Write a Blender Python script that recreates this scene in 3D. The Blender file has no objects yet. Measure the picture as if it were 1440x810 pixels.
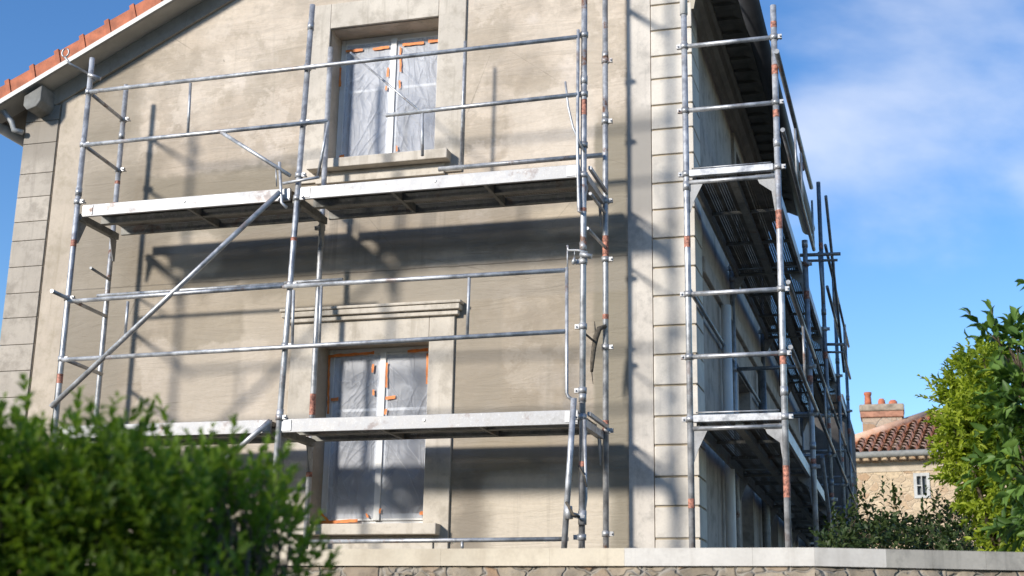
import bpy, bmesh, math, random
import numpy as np
from mathutils import Vector, Matrix
random.seed(4); rng = np.random.default_rng(4)
SC = bpy.context.scene
# ------------------------------------------------------------------ camera
CAM = Vector((2.01, -10.6, 1.6)); YAW, PIT, ROL, FPX = .288, .263, .019, 1907.0
fwd = Vector((-math.sin(YAW)*math.cos(PIT), math.cos(YAW)*math.cos(PIT), math.sin(PIT)))
rt = Vector((math.cos(YAW), math.sin(YAW), 0)); up = rt.cross(fwd)
rt, up = rt*math.cos(ROL)+up*math.sin(ROL), up*math.cos(ROL)-rt*math.sin(ROL)
cd = bpy.data.cameras.new('camera'); cam = bpy.data.objects.new('camera', cd); SC.collection.objects.link(cam)
m = Matrix((rt, up, -fwd)).transposed().to_4x4(); m.translation = CAM; cam.matrix_world = m
cd.sensor_width = 36; cd.lens = 36*FPX/1440; cd.clip_end = 2000; cd.clip_start = .05
cd.dof.use_dof = True; cd.dof.focus_distance = 11.0; cd.dof.aperture_fstop = 3.6
SC.camera = cam
# ------------------------------------------------------------------ light
LD = Vector((.62, 1.0, -.46)).normalized()          # direction the sunlight travels
SUN_EL = math.asin(-LD.z); SUN_AZ = math.atan2(-LD.x, -LD.y)   # azimuth from +Y towards +X
w = bpy.data.worlds.new('World'); SC.world = w; w.use_nodes = True
nt = w.node_tree; nt.nodes.clear()
def wn(t, **k):
    n = nt.nodes.new(t)
    for a, b in k.items(): setattr(n, a, b)
    return n
sky = wn('ShaderNodeTexSky'); sky.sky_type = 'NISHITA'; sky.sun_disc = False
sky.sun_elevation = SUN_EL; sky.sun_rotation = SUN_AZ; sky.altitude = 100; sky.air_density = 1.0; sky.dust_density = .25; sky.ozone_density = 2.8
tc = wn('ShaderNodeTexCoord'); mp = wn('ShaderNodeMapping'); mp.inputs['Scale'].default_value = (1, 1, 1.9)
mp.inputs['Location'].default_value = (2.3, .35, .2)
nz = wn('ShaderNodeTexNoise'); nz.inputs['Scale'].default_value = 2.6; nz.inputs['Detail'].default_value = 7; nz.inputs['Roughness'].default_value = .52; nz.inputs['Distortion'].default_value = .25
dotn = wn('ShaderNodeVectorMath', operation='DOT_PRODUCT')
def raydir(u, v): return (fwd*FPX + rt*(u-720) + up*(405-v)).normalized()
dotn.inputs[1].default_value = raydir(1330, 130)
mr = wn('ShaderNodeMapRange'); mr.inputs[1].default_value = .955; mr.inputs[2].default_value = 1.0; mr.inputs[3].default_value = -.08; mr.inputs[4].default_value = .20
ad = wn('ShaderNodeMath', operation='ADD'); cr = wn('ShaderNodeMapRange'); cr.interpolation_type = 'SMOOTHSTEP'
cr.inputs[1].default_value = .495; cr.inputs[2].default_value = .74; cr.inputs[3].default_value = 0; cr.inputs[4].default_value = .75
mix = wn('ShaderNodeMix', data_type='RGBA'); mix.inputs['B'].default_value = (4.7, 5.0, 5.7, 1)
hsv = wn('ShaderNodeHueSaturation'); hsv.inputs['Saturation'].default_value = 1.22; hsv.inputs['Hue'].default_value = .507
bg = wn('ShaderNodeBackground'); bg.inputs['Strength'].default_value = .15; wo = wn('ShaderNodeOutputWorld')
L = nt.links.new
L(tc.outputs['Generated'], mp.inputs[0]); L(mp.outputs[0], nz.inputs['Vector']); L(tc.outputs['Generated'], dotn.inputs[0])
L(dotn.outputs['Value'], mr.inputs[0]); L(mr.outputs[0], ad.inputs[0]); L(nz.outputs['Fac'], ad.inputs[1]); L(ad.outputs[0], cr.inputs[0])
L(sky.outputs[0], hsv.inputs['Color']); L(hsv.outputs[0], mix.inputs['A']); L(cr.outputs[0], mix.inputs['Factor']); L(mix.outputs['Result'], bg.inputs['Color']); L(bg.outputs[0], wo.inputs[0])
sd = bpy.data.lights.new('sun', 'SUN'); sd.energy = 4.0; sd.angle = math.radians(6); sd.color = (1, .94, .86)
sun = bpy.data.objects.new('sun', sd); SC.collection.objects.link(sun)
sun.rotation_mode = 'QUATERNION'; sun.rotation_quaternion = (-LD).to_track_quat('Z', 'Y')
SC.view_settings.view_transform = 'Standard'; SC.view_settings.look = 'None'; SC.view_settings.exposure = 0.42; SC.view_settings.gamma = 1.0
SC.render.engine = 'CYCLES'; SC.cycles.transparent_max_bounces = 24

# ------------------------------------------------------------------ helpers
def P(u, v, y):                    # point of the vertical plane y that a sight line meets
    d = fwd*FPX + rt*(u-720) + up*(405-v); t = (y-CAM.y)/d.y; return CAM + d*t
def PXp(u, v, x):
    d = fwd*FPX + rt*(u-720) + up*(405-v); t = (x-CAM.x)/d.x; return CAM + d*t
class MB:
    def __init__(s): s.v = []; s.f = []; s.sm = []
    def add(s, vs, fs, smooth=False):
        o = len(s.v); s.v += [tuple(v) for v in vs]; s.f += [tuple(o+i for i in f) for f in fs]; s.sm += [smooth]*len(fs); return s
    def box(s, a, b):
        x0, y0, z0 = a; x1, y1, z1 = b
        return s.add([(x0,y0,z0),(x1,y0,z0),(x1,y1,z0),(x0,y1,z0),(x0,y0,z1),(x1,y0,z1),(x1,y1,z1),(x0,y1,z1)],
                     [(0,3,2,1),(4,5,6,7),(0,1,5,4),(1,2,6,5),(2,3,7,6),(3,0,4,7)])
    def bar(s, p, q, wd, ht, upv=(0,0,1)):
        p = Vector(p); q = Vector(q); d = (q-p).normalized(); u = Vector(upv)
        sd_ = d.cross(u)
        if sd_.length < 1e-4: sd_ = d.cross(Vector((0,1,0)))
        sd_.normalize(); u = sd_.cross(d).normalized(); a = sd_*wd/2; b = u*ht/2
        vs = [p-a-b, p+a-b, p+a+b, p-a+b, q-a-b, q+a-b, q+a+b, q-a+b]
        return s.add(vs, [(0,1,2,3),(7,6,5,4),(4,5,1,0),(5,6,2,1),(6,7,3,2),(7,4,0,3)])
    def tube(s, pts, r, n=12, cap=True):
        pts = [Vector(p) for p in pts]; rs = r if isinstance(r, (list, tuple)) else [r]*len(pts)
        vs = []; ref = None
        for i, p in enumerate(pts):
            d = (pts[min(i+1, len(pts)-1)]-pts[max(i-1, 0)]).normalized()
            if ref is None: ref = Vector((0,0,1)) if abs(d.z) < .9 else Vector((1,0,0))
            a = d.cross(ref).normalized(); b = d.cross(a).normalized(); ref = -b.cross(d).cross(d)*0+ref
            for k in range(n):
                t = 2*math.pi*k/n; vs.append(p+(a*math.cos(t)+b*math.sin(t))*rs[i])
        fs = [(i*n+k, i*n+(k+1) % n, (i+1)*n+(k+1) % n, (i+1)*n+k) for i in range(len(pts)-1) for k in range(n)]
        s.add(vs, fs, True)
        if cap:
            o = len(s.v)-len(vs); s.f += [tuple(o+k for k in reversed(range(n))), tuple(o+(len(pts)-1)*n+k for k in range(n))]; s.sm += [False, False]
        return s
    def poly(s, pts, vec):          # closed prism: pts extruded by vec
        n = len(pts); v = Vector(vec); vs = [Vector(p) for p in pts]; vs += [p+v for p in vs]
        return s.add(vs, [tuple(range(n)), tuple(reversed(range(n, 2*n)))]+[((i+1) % n, i, n+i, n+(i+1) % n) for i in range(n)])
    def build(s, name, mat, parent=None, bevel=0, origin=None):
        me = bpy.data.meshes.new(name); o = bpy.data.objects.new(name, me); SC.collection.objects.link(o)
        off = Vector(origin) if origin is not None else (wloc(parent) if parent else Vector((0,0,0)))
        me.from_pydata([tuple(Vector(v)-off) for v in s.v], [], s.f); me.validate()
        me.polygons.foreach_set('use_smooth', (s.sm+[False]*len(me.polygons))[:len(me.polygons)])
        bm = bmesh.new(); bm.from_mesh(me); bmesh.ops.recalc_face_normals(bm, faces=bm.faces); bm.to_mesh(me); bm.free()
        me.materials.append(mat)
        if parent: o.parent = parent; o.location = off-wloc(parent)
        else: o.location = off
        if bevel:
            b = o.modifiers.new('bevel', 'BEVEL'); b.width = bevel; b.segments = 2; b.limit_method = 'ANGLE'
        return o
def wloc(o):
    v = Vector((0,0,0))
    while o: v += Vector(o.location); o = o.parent
    return v
def tag(o, label=None, cat=None, group=None, kind=None):
    for k, v in (('label', label), ('category', cat), ('group', group), ('kind', kind)):
        if v: o[k] = v
    return o
def empty(name, loc, label, cat, group=None):
    o = bpy.data.objects.new(name, None); SC.collection.objects.link(o); o.location = loc; o.empty_display_size = .2
    return tag(o, label, cat, group)

# ------------------------------------------------------------------ materials
class NM:
    def __init__(s, name):
        s.m = bpy.data.materials.new(name); s.m.use_nodes = True; s.t = s.m.node_tree; s.n = s.t.nodes
        s.b = s.n['Principled BSDF']; s.out = s.n['Material Output']; s.geo = None
    def node(s, t, **k):
        n = s.n.new(t)
        for a, b in k.items(): setattr(n, a, b)
        return n
    def link(s, a, b): s.t.links.new(a, b)
    def setv(s, sock, v):
        if hasattr(v, 'links') or isinstance(v, bpy.types.NodeSocket): s.link(v, sock)
        else: sock.default_value = v
    def pos(s):
        if not s.geo: s.geo = s.node('ShaderNodeNewGeometry')
        return s.geo.outputs['Position']
    def xyz(s):
        n = s.node('ShaderNodeSeparateXYZ'); s.link(s.pos(), n.inputs[0]); return n.outputs
    def noise(s, scale, detail=4, rough=.55, vscale=None, dist=0, off=(0,0,0)):
        n = s.node('ShaderNodeTexNoise'); n.inputs['Scale'].default_value = scale; n.inputs['Detail'].default_value = detail
        n.inputs['Roughness'].default_value = rough; n.inputs['Distortion'].default_value = dist
        mp_ = s.node('ShaderNodeMapping'); s.link(s.pos(), mp_.inputs[0]); mp_.inputs['Scale'].default_value = vscale or (1,1,1); mp_.inputs['Location'].default_value = off
        s.link(mp_.outputs[0], n.inputs['Vector']); return n.outputs['Fac']
    def math(s, op, a, b=0.0, c=None, clamp=False):
        n = s.node('ShaderNodeMath', operation=op, use_clamp=clamp); s.setv(n.inputs[0], a); s.setv(n.inputs[1], b)
        if c is not None: s.setv(n.inputs[2], c)
        return n.outputs[0]
    def rng(s, v, a, b, c=0.0, d=1.0, smooth=True):
        n = s.node('ShaderNodeMapRange'); n.interpolation_type = 'SMOOTHSTEP' if smooth else 'LINEAR'
        s.setv(n.inputs[0], v)
        for i, x in enumerate((a, b, c, d)): n.inputs[i+1].default_value = x
        return n.outputs[0]
    def mix(s, f, a, b, mode='MIX'):
        n = s.node('ShaderNodeMix', data_type='RGBA', blend_type=mode); s.setv(n.inputs['Factor'], f)
        for k, v in (('A', a), ('B', b)):
            if isinstance(v, tuple): v = (v+(1,))[:4]
            s.setv(n.inputs[k], v)
        return n.outputs['Result']
    def bump(s, h, strength=.3, dist=.01):
        n = s.node('ShaderNodeBump'); n.inputs['Strength'].default_value = strength; n.inputs['Distance'].default_value = dist
        s.setv(n.inputs['Height'], h); s.link(n.outputs[0], s.b.inputs['Normal'])
    def boxmask(s, x0, x1, z0, z1, sx=.05, sz=.05, warp=.15, scale=2.2, off=(0,0,0)):
        X, _, Z = s.xyz(); n1 = s.noise(scale, 5, .6, off=off); n2 = s.noise(scale, 5, .6, off=(off[0]+7, off[1]+3, off[2]+5))
        x = s.math('MULTIPLY_ADD', s.math('SUBTRACT', n1, .5), warp*2, X); z = s.math('MULTIPLY_ADD', s.math('SUBTRACT', n2, .5), warp*2, Z)
        r = s.math('MULTIPLY', s.rng(x, x0-sx, x0+sx), s.rng(x, x1-sx, x1+sx, 1.0, 0.0))
        return s.math('MULTIPLY', r, s.math('MULTIPLY', s.rng(z, z0-sz, z0+sz), s.rng(z, z1-sz, z1+sz, 1.0, 0.0)))
def simple(name, col, rough=.7, metal=0, var=.15, scale=8, bump=.15, bd=.004, bscale=60):
    M = NM(name); n = M.noise(scale, 5, .6)
    c0 = tuple(x*(1-var) for x in col); c1 = tuple(min(1, x*(1+var)) for x in col)
    M.link(M.mix(M.rng(n, .3, .7), c0, c1), M.b.inputs['Base Color']); M.b.inputs['Roughness'].default_value = rough; M.b.inputs['Metallic'].default_value = metal
    if bump: M.bump(M.noise(bscale, 4, .6), bump, bd)
    return M.m

def mat_plaster():
    M = NM('facade_render'); X, Y, Z = M.xyz()
    big = M.noise(.9, 6, .6, off=(1,2,3)); mid = M.noise(3.5, 6, .62); fine = M.noise(26, 5, .7)
    trow = M.noise(3.0, 5, .6, (.5, 1, 2.6), dist=1.5, off=(3,3,9))
    c = M.mix(M.rng(big, .38, .62), (.475, .395, .305), (.63, .54, .435))
    c = M.mix(M.rng(mid, .46, .64, 0, .42), c, (.36, .305, .24)); c = M.mix(M.rng(M.noise(1.7, 7, .7, off=(6,1,3)), .52, .66, 0, .45), c, (.33, .275, .21)); c = M.mix(M.rng(M.noise(2.3, 6, .6, off=(16,1,3)), .56, .68, 0, .5), c, (.68, .60, .52))
    c = M.mix(M.rng(trow, .40, .62, 0, .22), c, (.34,.30,.25))
    c = M.mix(M.rng(M.noise(1.35, 6, .66, off=(21,1,9)), .515, .56, 0, .32), c, (.30, .25, .18)); c = M.mix(M.rng(M.noise(1.1, 6, .68, off=(2,1,33)), .55, .59, 0, .45), c, (.66, .575, .475))
    # zones of old, wetter render, plus a painted deck shadow
    st = (.215, .18, .13)
    def z(m_, a, col=st):
        nonlocal c
        c = M.mix(M.math('MULTIPLY', m_, min(1, a*1.3)), c, col)
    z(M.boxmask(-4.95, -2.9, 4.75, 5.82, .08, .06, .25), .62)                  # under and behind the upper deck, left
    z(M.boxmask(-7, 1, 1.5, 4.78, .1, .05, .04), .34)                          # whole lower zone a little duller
    z(M.boxmask(-5.75, -4.7, 3.2, 5.5, .15, .3, .35, 1.6), .45, (.24, .21, .165))
    z(M.boxmask(-5.6, -4.9, 6.2, 7.2, .1, .15, .2), .5)
    z(M.boxmask(-2.75, -.2, 4.95, 5.35, .2, .05, .12, 1.5), .45)
    z(M.boxmask(-1.45, -.75, 2.95, 3.3, .2, .08, .1), .6, (.33, .27, .18))
    z(M.boxmask(-2.6, -.4, 4.86, 5.12, .3, .02, .05), .35, (.22,.195,.16)); z(M.boxmask(-5.4, -4.6, 5.0, 6.1, .2, .2, .4, 2.4), .5); z(M.boxmask(-3.6, -3.15, 4.1, 4.75, .1, .1, .2, 3), .5)  # first mask paints the upper deck's cast shadow band into the render
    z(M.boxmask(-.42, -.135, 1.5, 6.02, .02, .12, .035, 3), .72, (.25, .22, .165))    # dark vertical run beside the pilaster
    z(M.boxmask(-3.3, -1.4, 4.5, 4.78, .25, .05, .12), .5, (.32, .28, .215))
    z(M.boxmask(-1.62, -1.2, 2.3, 3.02, .12, .1, .25, 5), .6, (.22, .19, .15))      # soot under the right jamb
    z(M.boxmask(-4.3, -3.5, 3.1, 4.5, .3, .3, .4, 1.3), .35, (.33, .29, .22))
    # pale new render, lower right
    z(M.boxmask(-1.3, -.3, 2.0, 3.02, .1, .06, .12, 2.5), .7, (.60, .53, .43))
    z(M.boxmask(-4.4, -3.9, 4.9, 5.35, .1, .05, .15, 2.5), .5, (.56, .48, .37))
    z(M.boxmask(-.95, -.3, 5.0, 5.25, .12, .04, .1, 2.5), .5, (.58, .49, .36))
    # vertical streaks of dirt
    stk = M.noise(1.0, 4, .6, (7, 1, .45)); z(M.rng(stk, .58, .78), .35, (.28, .245, .19))
    # small pits
    pit = M.noise(14, 2, .5, off=(4,4,4)); z(M.rng(pit, .73, .78), .5, (.22, .19, .15))
    drip = M.rng(M.noise(2.2, 4, .6, (6, 1, .25), off=(0,3,3)), .50, .66)
    z(M.math('MULTIPLY', drip, M.boxmask(-3.0, -1.7, 4.9, 5.7, .05, .2, .04)), .5, (.22, .19, .15)); z(M.math('MULTIPLY', drip, M.boxmask(-3.0, -1.7, 1.9, 2.52, .05, .1, .04)), .55, (.22, .19, .15))
    z(M.boxmask(-1.62, -1.2, 3.3, 4.5, .03, .1, .10, 3), .3, (.30,.26,.2)); z(M.boxmask(-3.62, -3.14, 2.2, 4.6, .03, .1, .12, 3), .35, (.62,.54,.44)); z(M.boxmask(-.12, .08, 1.4, 7, .01, .1, .01), .01)
    z(M.boxmask(-4.7, -3.3, 5.25, 5.86, .03, .03, .16, 3.2, off=(11,0,2)), .5, (.25,.215,.155)); z(M.boxmask(-5.5, -4.85, 3.6, 6.5, .04, .1, .18, 2.6, off=(1,8,2)), .38, (.27,.235,.18))
    z(M.boxmask(-1.2, -.45, 5.55, 6.3, .04, .04, .25, 2.5, off=(1,2,12)), .4, (.66,.58,.48)); z(M.boxmask(-4.6, -3.4, 3.3, 4.2, .03, .03, .3, 2, off=(9,2,1)), .3, (.62,.54,.45)); z(M.boxmask(-2.6, .07, 4.5, 4.80, .2, .02, .04), .35, (.30,.27,.23))
    # thin horizontal lift joint at 4.8
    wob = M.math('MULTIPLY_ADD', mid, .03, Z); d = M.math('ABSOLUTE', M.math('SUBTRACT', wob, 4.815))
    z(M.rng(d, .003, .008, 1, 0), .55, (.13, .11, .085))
    vor = M.node('ShaderNodeTexVoronoi', feature='DISTANCE_TO_EDGE'); vor.inputs['Scale'].default_value = .8
    mp_ = M.node('ShaderNodeMapping'); M.link(M.pos(), mp_.inputs[0]); M.link(mp_.outputs[0], vor.inputs['Vector'])
    crack = M.rng(M.math('MULTIPLY_ADD', mid, .02, vor.outputs['Distance']), .010, .014, 1, 0)
    z(M.math('MULTIPLY', crack, M.rng(M.noise(.7, 2), .5, .6)), .35, (.15, .13, .1))
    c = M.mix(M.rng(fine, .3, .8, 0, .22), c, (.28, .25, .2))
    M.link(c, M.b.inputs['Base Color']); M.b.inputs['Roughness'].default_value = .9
    M.bump(M.math('ADD', M.math('MULTIPLY', fine, .6), M.math('MULTIPLY', trow, 3.0)), .5, .009)
    return M.m
def mat_stone(name, base, dirt, amount=.5, rnd=.12, zdirt_shade=None):
    M = NM(name); oi = M.node('ShaderNodeObjectInfo')
    mid = M.noise(4.5, 7, .66); fine = M.noise(60, 4, .7)
    b2 = tuple(x*.84 for x in base); c = M.mix(M.rng(M.noise(2.1, 4), .35, .65), base, b2)
    v = M.math('MULTIPLY_ADD', oi.outputs['Random'], rnd*2, 1-rnd); cc = M.node('ShaderNodeCombineColor')
    for i in range(3): M.link(v, cc.inputs[i])
    c = M.mix(1.0, c, cc.outputs[0], 'MULTIPLY')
    c = M.mix(M.rng(mid, .47, .66, 0, amount), c, dirt); c = M.mix(M.rng(M.noise(11, 6, .7, off=(5,2,2)), .52, .68, 0, amount*.6), c, dirt)
    stk = M.noise(1.2, 5, .65, (9, 9, .6)); c = M.mix(M.rng(stk, .53, .70, 0, amount*.8), c, dirt)
    if zdirt_shade:
        for (a, b, cc0, dd, s) in zdirt_shade: c = M.mix(M.math('MULTIPLY', M.boxmask(a, b, cc0, dd, .05, .12, .12, 3), s), c, dirt)
    c = M.mix(M.rng(fine, .35, .8, 0, .2), c, tuple(x*.5 for x in base))
    M.link(c, M.b.inputs['Base Color']); M.b.inputs['Roughness'].default_value = .88
    M.bump(M.math('ADD', M.math('MULTIPLY', fine, .4), mid), .3, .006); return M.m
def mat_steel(name, base=(.47, .48, .49), rust=.25, metal=.55, rough=.42):
    M = NM(name); n = M.noise(9, 6, .7); f = M.noise(55, 4, .7)
    c = M.mix(M.rng(n, .3, .7), tuple(x*.62 for x in base), tuple(min(1, x*1.25) for x in base))
    c = M.mix(M.rng(f, .55, .75, 0, .5), c, (.62, .63, .62))
    rm = M.math('MULTIPLY', M.rng(M.noise(3.2, 6, .72, off=(3,1,8)), .56, .66), rust*2, clamp=True)
    c = M.mix(rm, c, (.17, .085, .05))
    M.link(c, M.b.inputs['Base Color']); M.link(M.math('MULTIPLY_ADD', rm, -metal, metal, clamp=True), M.b.inputs['Metallic'])
    M.link(M.rng(n, .3, .7, rough-.08, rough+.2), M.b.inputs['Roughness']); M.bump(f, .15, .002); return M.m
def mat_perf(name, pitch=.022):
    M = NM(name); X, Y, Z = M.xyz()
    def cell(a, k): return M.math('SUBTRACT', M.math('FRACT', M.math('MULTIPLY', a, 1/k)), .5)
    a = cell(X, pitch); b = cell(Y, pitch); d = M.math('SQRT', M.math('ADD', M.math('MULTIPLY', a, a), M.math('MULTIPLY', b, b)))
    gx = M.math('GREATER_THAN', M.math('FRACT', M.math('MULTIPLY', Y if 'front' in name else X, 1/.105)), .36)
    hole = M.math('MULTIPLY', M.math('LESS_THAN', d, .20 if 'side' in name else .15), gx)
    n = M.noise(5, 5, .7); M.link(M.mix(M.rng(n, .3, .7), (.075, .062, .045), (.17, .15, .125)), M.b.inputs['Base Color'])
    M.b.inputs['Roughness'].default_value = .6; M.b.inputs['Metallic'].default_value = .2
    tr = M.node('ShaderNodeBsdfTransparent'); mx = M.node('ShaderNodeMixShader'); M.link(hole, mx.inputs[0]); M.link(M.b.outputs[0], mx.inputs[1]); M.link(tr.outputs[0], mx.inputs[2]); M.link(mx.outputs[0], M.out.inputs[0])
    return M.m
def mat_film():
    M = NM('plastic_film')
    def rn(ang, scale, st_, off, dist=.8, det=3):
        m1 = M.node('ShaderNodeMapping'); M.link(M.pos(), m1.inputs[0]); m1.inputs['Rotation'].default_value = (0, ang, 0); m1.inputs['Location'].default_value = off
        m2 = M.node('ShaderNodeMapping'); M.link(m1.outputs[0], m2.inputs[0]); m2.inputs['Scale'].default_value = (st_, 1, 1/st_)
        n = M.node('ShaderNodeTexNoise'); n.inputs['Scale'].default_value = scale; n.inputs['Detail'].default_value = det; n.inputs['Roughness'].default_value = .45; n.inputs['Distortion'].default_value = dist
        M.link(m2.outputs[0], n.inputs['Vector']); return n.outputs['Fac']
    def crease(v, wdt): return M.rng(M.math('ABSOLUTE', M.math('SUBTRACT', v, .5)), 0, wdt, 1, 0)
    a1 = rn(.5, 2.0, 1.9, (0,0,0)); a2 = rn(-.7, 2.4, 2.0, (3,0,7)); a3 = rn(.05, 3.0, 2.2, (8,1,2)); a4 = rn(1.1, 3.2, 1.8, (2,5,5))
    sel = M.noise(1.9, 2, .5, off=(4,4,4)); s1 = M.rng(sel, .44, .56); s2 = M.rng(sel, .44, .56, 1, 0); fold = M.noise(1.6, 2, .5, (1.2,1,.6), off=(7,7,7), dist=.6)
    h = M.math('ADD', M.math('MULTIPLY', crease(a1, .07), s1), M.math('MULTIPLY', crease(a2, .07), s2)); h = M.math('ADD', h, M.math('MULTIPLY', crease(a3, .06), .5)); h = M.math('ADD', h, M.math('MULTIPLY', crease(a4, .05), .3)); h = M.math('ADD', h, M.math('MULTIPLY', fold, 4.0))
    M.b.inputs['Base Color'].default_value = (.60, .62, .66, 1); M.b.inputs['Roughness'].default_value = .5; M.b.inputs['Specular IOR Level'].default_value = .4
    M.bump(h, .34, .022)
    patch = M.rng(M.noise(1.5, 2, .5, (1.6,1,.7), off=(9,9,2)), .40, .60)
    al = M.math('ADD', .46, M.math('MULTIPLY', M.math('MULTIPLY', crease(a1, .012), s1), .13)); al = M.math('ADD', al, M.math('MULTIPLY', M.math('MULTIPLY', crease(a2, .012), s2), .13))
    al = M.math('ADD', al, M.math('MULTIPLY', crease(a3, .007), .06)); al = M.math('ADD', al, M.math('MULTIPLY', patch, .18), clamp=True)
    tr = M.node('ShaderNodeBsdfTransparent'); tr.inputs[0].default_value = (.93, .96, 1, 1)
    mx = M.node('ShaderNodeMixShader'); M.link(al, mx.inputs[0]); M.link(tr.outputs[0], mx.inputs[1]); M.link(M.b.outputs[0], mx.inputs[2]); M.link(mx.outputs[0], M.out.inputs[0])
    return M.m
def mat_leaf(name, c0, c1, trans=.35, scale=3):
    M = NM(name); n = M.noise(scale, 3, .6)
    at = M.node('ShaderNodeAttribute', attribute_name='tone'); f = M.math('ADD', M.math('MULTIPLY', at.outputs['Fac'], .65), M.math('MULTIPLY', n, .35))
    c = M.mix(M.rng(f, .15, .85), c0, c1); M.link(c, M.b.inputs['Base Color']); M.b.inputs['Roughness'].default_value = .5; M.b.inputs['Specular IOR Level'].default_value = .3
    tl = M.node('ShaderNodeBsdfTranslucent'); M.link(M.mix(.5, c, (c1[0]*1.5, c1[1]*1.6, c1[2]*.6)), tl.inputs[0])
    mx = M.node('ShaderNodeMixShader'); mx.inputs[0].default_value = trans; M.link(M.b.outputs[0], mx.inputs[1]); M.link(tl.outputs[0], mx.inputs[2]); M.link(mx.outputs[0], M.out.inputs[0]); return M.m
def mat_rubble(name, scale=5.0, c0=(.34,.28,.2), c1=(.22,.17,.12), mortar=(.36,.33,.28)):
    M = NM(name); mp_ = M.node('ShaderNodeMapping'); M.link(M.pos(), mp_.inputs[0]); mp_.inputs['Scale'].default_value = (1, 1, 1.7)
    wz_ = M.node('ShaderNodeTexNoise'); wz_.inputs['Scale'].default_value = scale*.9; M.link(M.pos(), wz_.inputs['Vector']); wa = M.node('ShaderNodeVectorMath', operation='MULTIPLY_ADD'); M.link(wz_.outputs['Color'], wa.inputs[0]); wa.inputs[1].default_value = (1.1/scale,)*3; M.link(M.pos(), wa.inputs[2]); M.link(wa.outputs[0], mp_.inputs[0])
    v = M.node('ShaderNodeTexVoronoi'); v.inputs['Scale'].default_value = scale; M.link(mp_.outputs[0], v.inputs['Vector'])
    e = M.node('ShaderNodeTexVoronoi', feature='DISTANCE_TO_EDGE'); e.inputs['Scale'].default_value = scale; M.link(mp_.outputs[0], e.inputs['Vector'])
    sp = M.node('ShaderNodeSeparateColor'); M.link(v.outputs['Color'], sp.inputs[0])
    c = M.mix(sp.outputs[0], c0, c1); c = M.mix(M.rng(sp.outputs[1], .6, 1, 0, .6), c, (.36, .2, .1)); n = M.noise(14, 5, .7)
    c = M.mix(M.rng(n, .4, .8, 0, .5), c, (.12, .1, .08)); ed = M.math('MULTIPLY_ADD', n, .06, e.outputs['Distance'])
    c = M.mix(M.rng(ed, .03, .12, .85, 0), c, mortar); M.link(c, M.b.inputs['Base Color']); M.b.inputs['Roughness'].default_value = .95
    M.bump(M.math('ADD', M.rng(ed, .03, .12), M.math('MULTIPLY', n, .5)), .7, .03); return M.m

PL = mat_plaster()
QU = mat_stone('quoin_stone', (.68, .63, .55), (.42, .395, .35), .42, .06, zdirt_shade=[(.0, .5, 5.0, 5.12, .3)])  # quoin band is the deck's shadow painted into the stone colour
PI_ = mat_stone('pilaster_plaster', (.64, .59, .52), (.30, .28, .25), .55, .03, zdirt_shade=[(-.2, .12, 5.12, 6.08, .95), (-.2,.08,3.3,4.0,.4)])
LQ = mat_stone('old_block_stone', (.48, .43, .36), (.25, .22, .18), .6, .08, zdirt_shade=[(-6.3, -5.6, 6.1, 7.1, .7)])
SU = mat_stone('window_stone', (.64, .58, .49), (.33, .29, .23), .6, .05)
SW = mat_stone('side_render', (.48, .41, .35), (.22, .19, .16), .7, .0)
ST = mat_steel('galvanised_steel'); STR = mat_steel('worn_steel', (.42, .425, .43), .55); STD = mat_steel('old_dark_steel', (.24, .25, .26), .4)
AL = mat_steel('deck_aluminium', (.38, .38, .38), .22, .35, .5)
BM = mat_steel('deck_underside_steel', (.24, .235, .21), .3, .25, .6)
PF = mat_perf('front_perforated_plate', .022); PS = mat_perf('side_perforated_plate', .020)
RED = simple('red_band_paint', (.36, .15, .10), .65, 0, .7, 45)
GUS = mat_steel('gusset_steel', (.33, .33, .325), .2, .3, .55)
WHT = simple('white_joinery_paint', (.76, .75, .72), .45, 0, .06, 5, .05)
TAPE = simple('orange_masking_tape', (.74, .22, .045), .6, 0, .2, 20, .2)
FILM = mat_film(); ROOM = simple('dark_room', (.035, .037, .042), .9)
CURT = simple('curtain_cloth', (.62, .61, .58), .9, 0, .1)
TILE = simple('orange_roof_tile', (.42, .135, .065), .8, 0, .28, 7, .3, .004, 40)
ZINC = simple('zinc_flashing', (.42, .43, .43), .5, .3, .12, 6, .05); FLA = simple('verge_metal', (.27, .275, .27), .5, .2, .15, 6, .05); SOF = simple('painted_soffit', (.40, .385, .345), .8, 0, .12, 4)
SOFD = simple('old_soffit_boards', (.20, .185, .155), .85, 0, .25, 5); PUR = simple('purlin_paint', (.20, .20, .185), .8, 0, .2, 9); GUT = simple('dark_gutter_zinc', (.035, .037, .042), .6, 0, .2, 5, .05)
CORN = simple('cornice_plaster', (.44, .40, .32), .85, 0, .15, 5)
COPC = mat_stone('cream_coping_stone', (.68, .60, .46), (.44, .37, .27), .45, .05); COPW = mat_stone('white_coping_stone', (.68, .65, .59), (.42, .39, .34), .42, .03)
COPG = mat_stone('grey_coping_concrete', (.42, .40, .35), (.17, .165, .15), .7, .05)
RUB = mat_rubble('rubble_masonry', 7.0, (.36,.30,.22), (.21,.175,.13), (.33,.30,.25)); RUBH = mat_rubble('old_ochre_masonry', 3.6, (.56, .44, .29), (.47, .36, .24), (.58, .46, .32))
BARK = simple('bark', (.10, .075, .05), .9, 0, .4, 20, .5, .01); SOIL = simple('soil', (.10, .08, .055), .95, 0, .4, 3, .4, .02)

# ------------------------------------------------------------------ ground
tag(MB().box((-300, -300, -.3), (300, 300, 0)).build('ground', simple('street_asphalt', (.055, .055, .055), .9)), kind='structure')
gz = 1.35
tag(MB().box((-60, -3.72, .004), (60, 120, gz)).build('garden_terrain', SOIL), kind='structure')

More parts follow.
